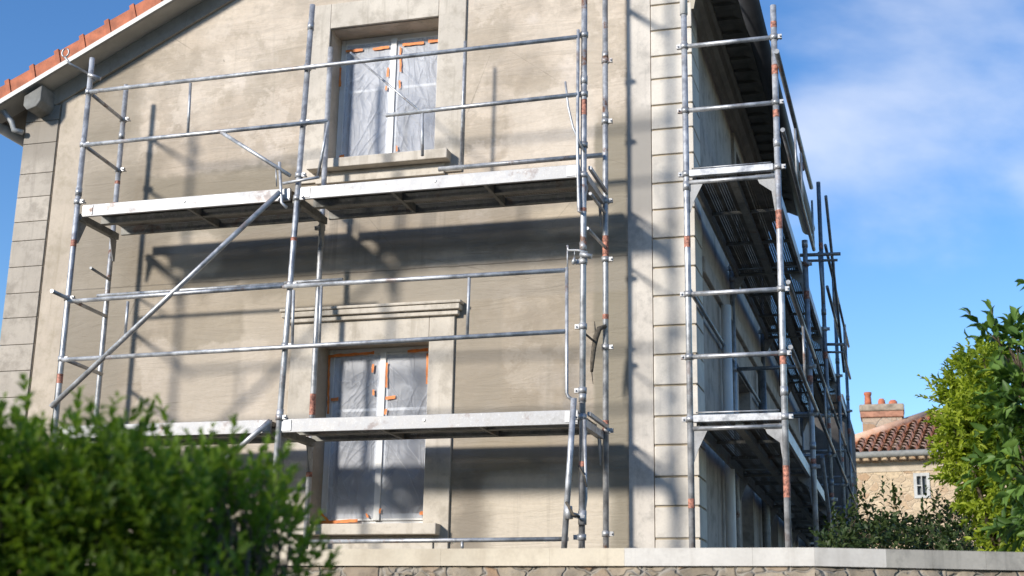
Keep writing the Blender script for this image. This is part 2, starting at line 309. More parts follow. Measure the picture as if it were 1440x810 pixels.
# ------------------------------------------------------------------ the house
XL, XR = -6.12, .41; EZ = 6.72; SL = .49; XM = -2.263; RZ = EZ+(XM-XL)*SL; YE = 6.5; ER = RZ-(XR-XM)*SL
H = empty('house', (XM, 0, gz), 'beige rendered gable house with two plastic covered windows behind the scaffolding', 'house')
def ztop(x): return RZ-abs(x-XM)*SL
holes = [(-2.93, -1.865, 5.87, 7.17), (-2.885, -1.85, 2.61, 4.17)]
cuts = sorted({XL, XR, XM} | {h[0] for h in holes} | {h[1] for h in holes})
b = MB()
for x0, x1 in zip(cuts, cuts[1:]):
    xm = (x0+x1)/2; hs = sorted([h for h in holes if h[0] <= xm <= h[1]], key=lambda h: h[2]); z0 = gz-.2
    for h in hs: b.add([(x0,0,z0),(x1,0,z0),(x1,0,h[2]),(x0,0,h[2])], [(0,1,2,3)]); z0 = h[3]
    b.add([(x0,0,z0),(x1,0,z0),(x1,0,ztop(x1)),(x0,0,ztop(x0))], [(0,1,2,3)])
RV = .30
for (x0, x1, z0, z1) in holes:
    b.add([(x0,0,z0),(x1,0,z0),(x1,0,z1),(x0,0,z1),(x0,RV,z0),(x1,RV,z0),(x1,RV,z1),(x0,RV,z1)], [(0,1,5,4),(1,2,6,5),(2,3,7,6),(3,0,4,7)])
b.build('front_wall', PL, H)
# side wall with openings, far annex
shol = [(2.9, 3.75, 5.75, 6.75), (2.6, 3.6, 2.5, 4.3), (5.3, 6.1, 5.75, 6.75), (5.2, 6.2, 2.5, 4.3), (9.2, 10.1, 2.6, 4.0)]
b = MB(); cuts = sorted({0, 13.0, YE} | {h[0] for h in shol} | {h[1] for h in shol})
for y0, y1 in zip(cuts, cuts[1:]):
    ym = (y0+y1)/2; top = 7.29 if ym < YE else 5.5; z0 = gz-.2
    for h in sorted([h for h in shol if h[0] <= ym <= h[1]], key=lambda h: h[2]):
        b.add([(XR,y0,z0),(XR,y1,z0),(XR,y1,h[2]),(XR,y0,h[2])], [(0,1,2,3)]); z0 = h[3]
    b.add([(XR,y0,z0),(XR,y1,z0),(XR,y1,top),(XR,y0,top)], [(0,1,2,3)])
for (y0, y1, z0, z1) in shol:
    b.add([(XR,y0,z0),(XR,y1,z0),(XR,y1,z1),(XR,y0,z1),(XR-.22,y0,z0),(XR-.22,y1,z0),(XR-.22,y1,z1),(XR-.22,y0,z1)], [(0,1,5,4),(1,2,6,5),(2,3,7,6),(3,0,4,7)])
b.build('side_wall', SW, H)
b = MB().add([(XL,0,gz-.2),(XL,13,gz-.2),(XL,13,5.5),(XL,0,5.5)], [(0,1,2,3)]).add([(XL,0,5.5),(XL,YE,5.5),(XL,YE,EZ),(XL,0,EZ)], [(0,1,2,3)])
b.add([(XL,YE,5.5),(XR,YE,5.5),(XR,YE,ER),(XM,YE,RZ),(XL,YE,EZ)], [(0,1,2,3,4)]).add([(XL,13,gz),(XR,13,gz),(XR,13,5.5),(XL,13,5.5)], [(0,1,2,3)]).add([(XL,YE,5.5),(XR,YE,5.5),(XR+.1,13.1,5.45),(XL-.1,13.1,5.45)], [(0,1,2,3)])
b.build('rear_wall', SW, H)
MB().box((XR+.002, 13.0, gz-.2), (.98, 17.5, 6.0)).build('shade_fill_wing', simple('shade_wing_render', (.10,.09,.08), .9, 0, .4, 3), H)  # wing added to fill the dark gap, shade put into its colour
# dark rooms behind the openings
b = MB()
for (x0, x1, z0, z1) in holes: b.box((x0-.3, RV+.03, z0-.3), (x1+.3, 2.2, z1+.15))
b.build('room', ROOM, H)
# quoins on the right corner
qz = [7.22, 7.03, 6.79, 6.55, 6.34, 6.10, 5.88, 5.65, 5.40, 5.17, 4.92, 4.67, 4.43, 4.18, 3.94, 3.69, 3.44, 3.21, 2.96, 2.73, 2.48, 2.24, 2.0, 1.76, 1.55]
for z1, z0 in zip(qz, qz[1:]):
    MB().box((.078, -.022, z0+.008), (XR+.02, .36 if z1 < 6.9 else .3, z1-.008)).build('quoin', QU, H, .006)
MB().box((.09, -.006, 1.4), (XR+.006, .34, 7.2)).build('quoin_mortar', simple('mortar_joint', (.45, .38, .28), .95), H)
MB().box((-.13, -.014, 1.4), (.070, .05, 7.25)).build('pilaster', PI_, H)
# blocks of the left corner
lz = [6.70, 6.54, 6.31, 6.0, 5.76, 5.51, 5.32, 5.06, 4.8, 4.56, 4.3, 4.05, 3.8, 3.5, 3.2, 2.9, 2.6, 2.3, 2.0, 1.7, 1.4]
for z1, z0 in zip(lz, lz[1:]): MB().box((XL-.015, -.018, z0+.0025), (-5.765, .3, z1-.0025)).build('corner_block', LQ, H, .004)
MB().box((XL-.004, -.006, 1.4), (-5.755, .28, 6.70)).build('corner_mortar', simple('dark_joint', (.20, .165, .12), .95), H)
MB().box((-5.74, -.010, 1.4), (-5.48, .02, 6.78)).build('wall_panel', mat_stone('left_panel_render', (.53, .455, .36), (.33, .28, .2), .55, 0), H)
# window surrounds
def surround(x0, x1, zb, zt, h, name='window_surround'):
    b = MB(); y0, y1 = -.026, .02
    b.box((x0, y0, zb), (h[0]-.0, y1, zt)); b.box((h[1], y0, zb), (x1, y1, zt)); b.box((h[0]+.001, y0, h[3]), (h[1]-.001, y1, zt))
    return b.build(name, SU, H, .006)
surround(-3.15, -1.605, 5.66, 7.42, holes[0]); surround(-3.13, -1.625, 2.36, 4.40, holes[1])
b = MB().box((-3.18, -.06, 4.36), (-1.585, .01, 4.40)).box((-3.21, -.09, 4.402), (-1.565, .01, 4.45)).box((-3.225, -.105, 4.452), (-1.55, .01, 4.478)); b.build('window_cornice', SU, H, .008)
def sill(x0, x1, z0, z1, name='sill'):
    MB().box((x0, -.15, z0), (x1, RV-.02, z1)).build(name, SU, H, .008)
sill(-3.03, -1.70, 5.745, 5.835); sill(-3.02, -1.69, 2.515, 2.605)
MB().box((-2.98, -.045, 5.64), (-1.76, .0, 5.742)).build('apron', SU, H, .005); MB().box((-2.95, -.045, 2.40), (-1.75, 0, 2.512)).build('apron', SU, H, .005)
# windows
def window(h, bars, tapes, curt):
    x0, x1, z0, z1 = h; x0 += .0; y = RV-.05; xm = (x0+x1)/2+.01
    fr = MB(); t = .045
    fr.box((x0, y, z0), (x0+t, y+.06, z1)).box((x1-t, y, z0), (x1, y+.06, z1)).box((x0+t+.001, y, z1-t), (x1-t-.001, y+.06, z1)).box((x0+t+.001, y, z0), (x1-t-.001, y+.06, z0+.05))
    F = fr.build('window', WHT, H, .004)
    for a, c in ((x0+t+.004, xm-.003), (xm+.003, x1-t-.004)):
        lf = MB(); s = .05; za, zb = z0+.054, z1-t-.004; yy = y-.012
        lf.box((a, yy, za), (a+s, yy+.05, zb)).box((c-s, yy, za), (c, yy+.05, zb)).box((a+s+.001, yy, zb-s), (c-s-.001, yy+.05, zb)).box((a+s+.001, yy, za), (c-s-.001, yy+.05, za+.06))
        for bz in bars: lf.box((a+s+.001, yy+.006, bz-.014), (c-s-.001, yy+.045, bz+.014))
        lf.build('casement', WHT, F, .004)
        # plastic film, wrinkled
        nx, nzn = 16, 40; f = MB(); vs = []
        for j in range(nzn+1):
            for i in range(nx+1):
                X_ = a+.018+(c-a-.036)*i/nx; Z_ = za+.02+(zb-za-.04)*j/nzn; e = min(1, 4*min(i/nx, 1-i/nx), 6*min(j/nzn, 1-j/nzn))
                d = (math.sin(X_*31+Z_*9+a*5)+math.sin(X_*17-Z_*21+1)+.6*math.sin(X_*53+Z_*37))*.004*e
                vs.append((X_, yy-.004-.006*e+d*.8, Z_))
        f.add(vs, [(j*(nx+1)+i, j*(nx+1)+i+1, (j+1)*(nx+1)+i+1, (j+1)*(nx+1)+i) for j in range(nzn) for i in range(nx)], True)
        f.build('plastic_film', FILM, F)
        MB().box((a+s-.005, yy+.018, za+.05), (c-s+.005, yy+.024, zb-s+.005)).build('pane', GLS, F)
    MB().box((xm-.028, y-.032, z0+.055), (xm+.028, y-.014, z1-t)).build('cover_strip', WHT, F, .004)
    for i, (ax, az, bx_, bz_) in enumerate(tapes):
        pa = P(ax, az, y-.035); pb = P(bx_, bz_, y-.035); ax, az, bx_, bz_ = pa.x, pa.z, pb.x, pb.z
        tb = MB(); hor = abs(bx_-ax) > abs(bz_-az); n = max(3, int((abs(bx_-ax)+abs(bz_-az))/.035)); top = []; bot = []
        for k in range(n+1):
            X_ = ax+(bx_-ax)*k/n; Z_ = az+(bz_-az)*k/n; wv = (.010 if hor else .006)+random.random()*.007; wv2 = (.010 if hor else .006)+random.random()*.006
            if hor: top.append((X_, y-.0335-.0004*i, Z_+wv)); bot.append((X_, y-.0335-.0004*i, Z_-wv2))
            else: top.append((X_+wv, y-.0335-.0004*i, Z_)); bot.append((X_-wv2, y-.0335-.0004*i, Z_))
        tb.add(top+bot, [(k, k+1, n+2+k, n+1+k) for k in range(n)]); tb.build('masking_tape', TAPE, F)
    for (a, c) in curt:
        n = 24; vs = [];
        for k in range(n+1):
            X_ = a+(c-a)*k/n; yy = y+.22+.02*math.sin(k*1.9); vs += [(X_, yy, z0-.05), (X_, yy, z1+.05)]
        MB().add(vs, [(2*k, 2*k+2, 2*k+3, 2*k+1) for k in range(n)], True).build('curtain', CURT, F)
G_ = NM('window_glass'); G_.b.inputs['Base Color'].default_value = (.05,.06,.07,1); G_.b.inputs['Roughness'].default_value = .05
_tr = G_.node('ShaderNodeBsdfTransparent'); _mx = G_.node('ShaderNodeMixShader'); _mx.inputs[0].default_value = .12; _gl = G_.node('ShaderNodeBsdfGlossy'); _gl.inputs['Roughness'].default_value = .03
G_.link(_tr.outputs[0], _mx.inputs[1]); G_.link(_gl.outputs[0], _mx.inputs[2]); G_.link(_mx.outputs[0], G_.out.inputs[0]); GLS = G_.m
window(holes[0], [6.63], [(486, 72, 510, 70), (524, 69, 547, 66), (566, 63, 596, 60), (602, 58, 616, 57), (563, 66, 563, 101), (562, 113, 562, 124), (479, 95, 478, 122), (546, 95, 545, 108), (543, 121, 543, 127), (477, 221, 484, 219), (558, 205, 558, 213)],
       [(-2.62, -2.36), (-2.24, -2.02)])
window(holes[1], [3.62], [(462, 501, 526, 496), (463, 500, 461, 582), (573, 494, 602, 492), (601, 497, 600, 540), (544, 510, 543, 545), (451, 722, 462, 733), (450, 735, 503, 732), (465, 562, 476, 561), (542, 560, 556, 558), (525, 548, 525, 556), (515, 722, 517, 728), (535, 715, 534, 722), (590, 722, 597, 721), (525, 512, 524, 524), (543, 575, 542, 583), (450, 640, 449, 690)],
       [(-2.66, -2.42), (-2.27, -2.08)])
# side windows
for (y0, y1, z0, z1) in shol:
    b = MB(); xs = XR-.2
    b.box((xs, y0, z0), (xs+.05, y0+.06, z1)).box((xs, y1-.06, z0), (xs+.05, y1, z1)).box((xs, y0+.061, z0), (xs+.05, y1-.061, z0+.06)).box((xs, y0+.061, z1-.06), (xs+.05, y1-.061, z1)).box((xs, (y0+y1)/2-.04, z0+.061), (xs+.05, (y0+y1)/2+.04, z1-.061))
    F = b.build('side_window', WHT, H)
    MB().box((xs-.02, y0, z0), (xs-.01, y1, z1)).build('pane', simple('dark_glass', (.03,.033,.04), .15, 0, .1, 3, 0), F)
    MB().box((XR-.01, y0-.16, z0-.10), (XR+.07, y1+.16, z0-.005)).build('sill', QU, F)
    b = MB().box((XR-.005, y0-.15, z0), (XR+.03, y0-.002, z1+.15)).box((XR-.005, y1+.002, z0), (XR+.03, y1+.15, z1+.15)).box((XR-.005, y0, z1+.002), (XR+.03, y1, z1+.15)); b.build('window_surround', SW, F)
MB().box((XR-.01, .36, 4.72), (XR+.045, 12.9, 4.86)).build('string_course', SW, H, .01)
for yy, xx in ((1.45, .045), (4.45, .045), (7.1, .05)):
    MB().tube([(XR+.07, yy, gz), (XR+.07, yy, 6.4 if yy > 7 else 4.7)], xx, 14).build('downpipe', WHT if yy < 2 else STD, H)
# cornice under the side eave
b = MB()
prof = [(0, 6.96), (.04, 6.96), (.055, 7.04), (.10, 7.06), (.12, 7.14), (.15, 7.16), (.15, 7.26), (0, 7.26)]
b.poly([(XR+x, -.02, z) for x, z in prof], (0, 6.4, 0)); b.build('eave_cornice', CORN, H)
# eave boards with rafters
b = MB().box((XR+.15, -.20, 7.20), (XR+.42, 6.5, 7.23)); S_ = b.build('eave_soffit', SOFD, H)
b = MB()
for i in range(22): MB().box((XR+.152, -.18+i*.29, 7.168), (XR+.42, -.09+i*.29, 7.198)).build('rafter_end', SOFD, S_)
b = MB().tube([(XR+.51, -.25, 6.985), (XR+.51, 6.56, 6.985)], .085, 18); b.tube([(XR+.51, 6.56, 6.985), (XR+.51, 6.62, 6.985)], [.075, .04], 18)
b.build('gutter', GUT, H)
MB().box((XR+.42, -.22, 7.02), (XR+.445, 6.6, 7.20)).build('fascia', GUT, H)
# roof: two slopes with interlocking tiles; verge on the facade
OV = .27
def slope(sgn):
    xe = XL-.33 if sgn < 0 else XR+.45; ze = RZ-abs(xe-XM)*SL+.10
    L_ = math.hypot(xe-XM, (RZ+.10)-ze); n = int(L_/.30); b = MB()
    d = Vector((XM-xe, 0, RZ+.10-ze)).normalized(); nrm = Vector((-d.z, 0, d.x)) if sgn < 0 else Vector((d.z, 0, -d.x))
    if nrm.z < 0: nrm = -nrm
    for i in range(n+1):
        p = Vector((xe, 0, ze))+d*(i*L_/(n+1)); q = Vector((xe, 0, ze))+d*((i+1)*L_/(n+1)+.05)
        for (y0, y1, th, lift) in ((-OV, -OV+.16, .05, .012),) :
            pass
        # verge tile: cap with down-turned face and raised collar
        a = p+nrm*(.075+.012*1); c = q+nrm*(.075)
        for (ya, yb) in ((-OV, -OV+.20),):
            b.poly([(p.x, ya, p.z-.085)+nrm*0 if False else (p.x, ya, p.z-.065), (q.x-d.x*.05, ya, q.z-d.z*.05-.065), tuple(Vector((c.x, ya, c.z))-d*.05), (a.x, ya, a.z)], (0, yb-ya, 0))
        a0 = p+nrm*.03; 
        b.poly([(p.x-d.x*.0, -OV-.012, p.z-.068), (p.x+d.x*.05, -OV-.012, p.z+d.z*.05-.068), tuple(Vector((p.x, -OV-.012, p.z))+d*.05+nrm*.105), tuple(Vector((p.x, -OV-.012, p.z))+nrm*.105)], (0, .235, 0))
        # field tiles, two rolls per tile
        ny = int((6.6)/.10); 
        if i <= n:
            vs = []
            for k in range(ny+1):
                y = -OV+.2+k*.10; h = .018 if k % 2 else 0
                vs += [tuple(Vector((p.x, y, p.z))+nrm*(.06+h)), tuple(Vector((q.x, y, q.z))+nrm*(.037+h))]
            b.add(vs, [(2*k, 2*k+2, 2*k+3, 2*k+1) for k in range(ny)])
    return b.build('roof_tiles', TILE, R_)
def under(name, mat, y0, y1, lo, hi, xa, xb):
    b = MB(); za = RZ-abs(xa-XM)*SL; zb = RZ
    b.poly([(xa, y0, za+lo), (xb, y0, zb+lo if xb == XM else RZ-abs(xb-XM)*SL+lo), (xb, y0, (zb if xb == XM else RZ-abs(xb-XM)*SL)+hi), (xa, y0, za+hi)], (0, y1-y0, 0)); return b.build(name, mat, H)
R_ = MB().poly([(XL-.33, -OV+.015, RZ-abs(XL-.33-XM)*SL+.045), (XM, -OV+.015, RZ+.045), (XR+.45, -OV+.015, RZ-abs(XR+.45-XM)*SL+.045), (XR+.45, -OV+.015, RZ-abs(XR+.45-XM)*SL+.07), (XM, -OV+.015, RZ+.07), (XL-.33, -OV+.015, RZ-abs(XL-.33-XM)*SL+.07)], (0, 6.8, 0)).build('roof', SOFD, H)
slope(-1); slope(1)
under('verge_flashing', FLA, -OV-.02, -OV+.014, -.015, .036, XL-.34, XM)
under('verge_soffit', SOF, -OV+.016, -.002, -.005, .042, XL-.33, XM)
under('verge_flashing', FLA, -OV-.02, -OV+.014, -.015, .036, XR+.02, XM); under('verge_soffit', SOF, -OV+.016, -.002, -.005, .042, XR+.02, XM)
# raking band against the wall: verge shade put into a darker strip
b = MB(); za = lambda x: ztop(x)
b.poly([(XL+.32, -.03, za(XL+.32)-.18), (XM, -.03, RZ-.18), (XM, -.03, RZ-.007), (XL+.0, -.03, za(XL)-.007), (XL, -.03, za(XL)-.03)], (0, .028, 0)); b.build('raking_shade_band', mat_stone('shaded_band_plaster', (.40,.35,.28), (.26,.22,.17), .6, 0), H)
# purlin end and rain pipe at the left eave
p = P(62, 128, -.3); MB().poly([(-6.02, -.24, 6.72), (-5.83, -.24, 6.82), (-5.83, -.24, 6.66), (-5.87, -.24, 6.60), (-5.97, -.24, 6.57), (-6.02, -.24, 6.62)], (0, .24, 0)).build('purlin_end', PUR, H, .01)
pp = [(-6.42, .22, 6.66), (-6.25, .15, 6.60), (-6.20, .08, 6.50), (-6.18, .05, 6.44), (-6.12, .03, 6.42)]
MB().tube([(-6.42, -.2, 6.69), (-6.30, -.15, 6.62), (-6.22, -.12, 6.52), (-6.20, -.10, 6.44), (-6.12, -.06, 6.42)], .028, 12).build('rain_pipe', ZINC, H)
MB().tube([(XL-.37, -.2, 6.56), (XL-.37, 6.2, 6.56)], .06, 14).build('gutter', ZINC, H)

# ------------------------------------------------------------------ scaffolding
TR = .0242
def tubepart(name, pts, mat, parent, r=TR): return MB().tube(pts, r, 14).build(name, mat, parent)
def coupler(p, parent, side=1, ax='x'):
    p = Vector(p); b = MB(); b.tube([p-Vector((0,0,.022)), p+Vector((0,0,.022))], TR+.009, 12)
    v = Vector((.055*side, 0, 0)) if ax == 'x' else Vector((0, .055*side, 0))
    b.bar(p+v*.5, p+v*1.1, .028, .034); b.tube([p+v*.9+Vector((0,-.03,0)), p+v*.9+Vector((0,.045,0))], .007, 6)
    return b.build('coupler', STR, parent)
def standard(parent, p, q, mat, bands=(), joints=()):
    """vertical tube from foot p to head q"""
    p = Vector(p); q = Vector(q); S = MB().tube([p, q], TR, 16).build('standard', mat, parent)
    at = lambda z: p+(q-p)*((z-p.z)/(q.z-p.z))
    for z0, z1 in bands: MB().tube([at(z0), at(z1)], TR+.0012, 16, False).build('paint_band', RED, S)
    for z in joints: MB().tube([at(z-.035), at(z+.035)], TR+.0045, 16).build('sleeve', mat, S)
    b = MB().box((p.x-.07, p.y-.07, p.z-.008), (p.x+.07, p.y+.07, p.z)); b.tube([p, p+Vector((0,0,.14))], TR+.006, 12); b.build('base_plate', STR, S)
    return S, at
def deck(parent, x0, x1, y0, y1, z, along='x', perf=PF, face=AL):
    """two perforated planks with edge beams and cross ribs; z is the walking surface"""
    D = MB(); t = .0025
    D.add([(x0,y0,z),(x1,y0,z),(x1,y1,z),(x0,y1,z)], [(0,1,2,3)]); D = D.build('deck', perf, parent)
    h = .095
    if along == 'x':
        ym = (y0+y1)/2
        MB().box((x0, y0-.028, z-h), (x1, y0-.001, z+.012)).build('edge_beam', face, D, .003)
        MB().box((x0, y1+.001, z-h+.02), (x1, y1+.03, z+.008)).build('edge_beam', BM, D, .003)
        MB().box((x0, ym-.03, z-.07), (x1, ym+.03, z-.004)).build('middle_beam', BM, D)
        for xa in (x0, x1-.10): MB().box((xa, y0-.034, z-h+.012), (xa+.10, y0-.029, z+.004)).build('end_plate', STR, D, .001)
        MB().tube([((x0+x1)/2, y0-.034, z-.03), ((x0+x1)/2, y0-.028, z-.03)], .012, 10).build('rivet', STR, D)
        n = max(2, round((x1-x0)/.82)); r = MB()
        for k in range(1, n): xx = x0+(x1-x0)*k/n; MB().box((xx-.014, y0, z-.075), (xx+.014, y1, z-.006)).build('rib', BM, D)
    else:
        xm = (x0+x1)/2
        MB().box((x1+.001, y0, z-.085), (x1+.028, y1, z+.012)).build('edge_beam', BM if face is BM else STR, D, .003)
        MB().box((x0-.028, y0, z-.085), (x0-.001, y1, z+.012)).build('edge_beam', BM, D, .003)
        MB().box((xm-.03, y0, z-.06), (xm+.03, y1, z-.004)).build('middle_beam', BM, D)
        r = MB()
        for k in range(1, 3): yy = y0+(y1-y0)*k/3; MB().box((x0, yy-.012, z-.03), (x1, yy+.012, z-.005)).build('rib', BM, D)
    return D
FY, BY = -.90, -.25
SF = empty('scaffold', (-2.6, -.58, gz), 'galvanised tube scaffold with two metal decks standing along the sunlit gable wall', 'scaffold', 'scaffolding around the house')
zU, zL = 5.285, 3.345
fronts = {}
A_, aA = standard(SF, (-4.80, FY, gz), (-4.835, FY, 6.69), ST, [(4.92, 4.98), (3.72, 3.80)], [5.42])
B_, aB = standard(SF, (-2.80, FY, gz), (-2.70, FY, 6.95), ST, [(4.83, 4.86)], [3.40, 6.75])
C_, aC = standard(SF, (-.300, FY, gz), (-.300, FY, 8.0), STR, [(5.70, 5.83), (4.90, 4.93), (2.93, 2.97)], [3.45, 6.0, 4.62])
RA, aRA = standard(SF, (-4.845, BY, gz), (-4.89, BY, 6.71), STR, [(5.72, 5.75), (5.50, 5.54)], [6.2])
RB, aRB = standard(SF, (-2.77, BY, gz), (-2.81, BY, 6.86), STR, [(2.98, 3.02), (3.5, 3.68)], [])
RC, aRC = standard(SF, (-.262, BY, gz), (-.275, BY, 8.0), STR, [(4.7, 4.9), (3.35, 3.38), (4.2, 4.24)], [5.95, 6.5])
# guard rails of the outer face
G = FY-.045
def rail(name, a, c, r=.0185, mat=ST, parent=SF): return tubepart(name, [a, c] if not isinstance(c, list) else [a]+c, mat, parent, r)
def fp(u, v, y=G): return P(u, v, y)
rail('guard_rail', fp(127, 129), fp(812, 52)); rail('guard_rail', fp(118, 204), fp(462, 170))
rail('guard_rail', fp(543, 162), fp(812, 133)); 
rail('guard_rail', fp(96, 424), fp(400, 402)); rail('guard_rail', fp(398, 403), fp(795, 380)); rail('guard_rail', fp(88, 506), fp(795, 466))
rail('ledger', P(137, 416, -.32), P(400, 399, -.32), .016); rail('ledger', P(400, 398, -.32), P(482, 393, -.32), .016)
rail('ledger', fp(425, 762), fp(799, 758), .0165, STR)
rail('ledger', P(617, 238, BY-.05), P(847, 218, BY-.05), .021, STR)
for a, c in (((268,117),(264,190)), ((594,160),(594,219)), ((660,388),(657,472)), ((180,424),(176,472)), ((413,408),(411,484)), ((452,402),(449,482)), ((462,170),(447,248)), ((181,423),(177,472))):
    if (a, c) == ((181,423),(177,472)): continue
    rail('rail_post', fp(*a), fp(*c), .0125)
rail('guard_rail', fp(398, 258), fp(449, 249), .0125)
rail('rail_post', P(654, 58, -.30), P(648, 236, -.30), .013)
rail('rail_post', fp(749, 758-0) if False else fp(650, 760), fp(650, 776), .012, STR)
tubepart('diagonal_brace', [P(394, 270, FY-.05), P(72, 572, FY-.05)], ST, SF, .022)
tubepart('diagonal_brace', [fp(311, 186), fp(408, 247)], ST, SF, .0165)
tubepart('diagonal_brace', [fp(380, 592), fp(318, 645)], STR, SF, .022)
tubepart('diagonal_brace', [P(493, 74, -.5), P(590, 156, FY-.04)], ST, SF, .009)
b = MB().tube([fp(393, 228), fp(396, 285), fp(403, 292)], .013, 10); b.tube([fp(388, 236), fp(389, 262)], .006, 8); b.build('toggle_pin', ST, SF)
rail('gate_post', fp(813, 42), [fp(812, 200), fp(814, 297), fp(818, 299)], .013)
rail('gate_post', fp(795, 115), [fp(799, 150), fp(806, 180), fp(822, 214)], .009)
rail('gate_post', fp(797, 376), [fp(797, 553), fp(799, 558), fp(805, 562)], .0135, STR)
tubepart('leaning_tube', [P(807, 560, FY-.09), P(793, 775, FY-.09)], ST, SF, .0225)
tubepart('leaning_tube', [P(822, 590, FY-.04), P(824, 700, FY+.02), P(815, 775, FY-.02)], STR, SF, .012)
b = MB().bar(P(797, 722, FY-.07), P(822, 728, FY-.05), .03, .035); b.tube([P(799, 712, FY-.1), P(800, 730, FY-.1)], .03, 10); b.tube([P(819, 718, FY-.03), P(819, 738, FY-.03)], .031, 10); b.build('swivel_coupler', STR, SF)
# transoms at every frame
def transom(x0, x1, z, ext=0, r=.017, mat=STR): return tubepart('transom', [(x0, FY-ext, z), (x1, BY, z)], mat, SF, r)
for z in (6.36, 5.86): transom(-4.83, -4.89, z)
transom(-4.81, -4.86, 4.46, .25); transom(-4.80, -4.85, 3.93); transom(-4.80, -4.86, 4.80, -.25, .012, STD)
for x in (-4.82, -2.76, -.30):
    for z in (zU, zL):
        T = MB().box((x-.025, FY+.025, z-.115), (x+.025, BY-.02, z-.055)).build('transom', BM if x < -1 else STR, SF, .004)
        MB().box((x+.03, FY+.03, z-.03), (x+.055, BY, z-.002)).build('bearer', STR, T) if x > -1 else None
        for (ya, yb) in ((FY+.022, FY+.15), (BY-.022, BY-.13)):
            MB().poly([(x-.004, ya, z-.12), (x-.004, yb, z-.12), (x-.004, ya+(yb-ya)*.25, z-.32), (x-.004, ya, z-.32)], (.008, 0, 0)).build('gusset', GUS, T)
for z in (7.12,): transom(-.30, -.27, z); 
tubepart('transom', [(-.30, FY, 7.13), (-.272, BY, 7.13)], STR, SF)
tubepart('knee_brace', [P(826, 321, FY), P(851, 348, BY)], STR, SF, .013)
tubepart('knee_brace', [P(830, 272, FY), P(851, 300, BY)], STR, SF, .013)
deck(SF, -4.77, -2.80, FY+.03, BY-.04, zU); deck(SF, -2.72, -.335, FY+.03, BY-.04, zU)
deck(SF, -4.77, -2.84, FY+.03, BY-.04, zL); deck(SF, -2.76, -.335, FY+.03, BY-.04, zL)
for S_, at, zs, sd_ in ((A_, aA, (6.36, 5.86, 5.33, 4.46, 3.93), 1), (B_, aB, (6.37, 5.87, 5.40, 5.20, 4.46, 3.95, 3.37), 1), (C_, aC, (6.39, 5.88, 5.45, 5.2, 4.5, 3.99, 3.5, 3.3, 2.42), -1), (RA, aRA, (6.36, 5.86), 1), (RC, aRC, (6.45, 5.9, 5.2, 4.7, 3.97, 3.3, 2.5), 1), (RB, aRB, (5.4, 5.15, 3.3), -1)):
    for z in zs: coupler(at(z), S_, sd_)
# wall tie with hook at the head of the left standard
b = MB().tube([(-4.84, FY-.03, 6.53), (-4.95, FY-.16, 6.58), (-4.99, FY-.18, 6.64)], .011, 8)
c0 = Vector((-4.99, FY-.18, 6.68)); b.tube([c0+Vector((.035*math.cos(t), 0, .04*math.sin(t))) for t in [k*2*math.pi/12 for k in range(13)]], .008, 8, False)
b.tube([(-4.84, FY-.03, 6.52), (-4.74, FY+.02, 6.49)], .02, 8); b.build('hook', STR, SF)
b = MB().tube([fp(798, 345), fp(799, 352), fp(812, 352), fp(826, 355)], .010, 8); b.tube([fp(798, 345), fp(798, 378)], .006, 8); b.tube([fp(808, 352), fp(808, 362)], .004, 6)
b.tube([fp(808, 361), fp(807, 368), fp(806, 372)], [.006, .02, .008], 8); b.tube([fp(816, 357), fp(832, 361)], .02, 8); b.build('wall_tie', STR, SF)
# rope hanging from the rear standard
RX = P(851, 460, BY-.05)
b = MB(); pts = [P(853, 458, BY-.05), P(843, 462, BY-.06), P(838, 474, BY-.07), P(835, 490, BY-.07), P(833, 508, BY-.07), P(832, 523, BY-.07)]
b.tube(pts, [.014, .022, .024, .02, .018, .012], 8); b.tube([P(820, 467, FY), P(833, 478, BY-.07)], .009, 6); b.tube([pts[2], P(836, 452, BY-.06)], [.01, .003], 6); b.tube([pts[-1], P(834, 540, BY-.07)], [.006, .002], 6)
ROPE = simple('dirty_rope', (.10, .085, .065), .95, 0, .4, 40, .6, .01, 90)
tag(b.build('rope', ROPE, None, origin=pts[0]), 'dark frayed rope hanging from the rear scaffold standard beside the pale pilaster', 'rope')
b = MB().tube([P(797, 712, FY-.1)+Vector((0,-.02,.03)), P(806, 724, FY-.13), P(815, 727, FY-.1)], .011, 8)
b.tube([P(813, 655, FY-.03), P(822, 670, FY-.05), P(825, 685, FY-.03)], .006, 6)
tag(b.build('rope_lashing', ROPE, None, origin=P(806, 724, FY-.13)), 'short dirty lashing tied round the leaning tube at the foot of the right standard', 'rope')

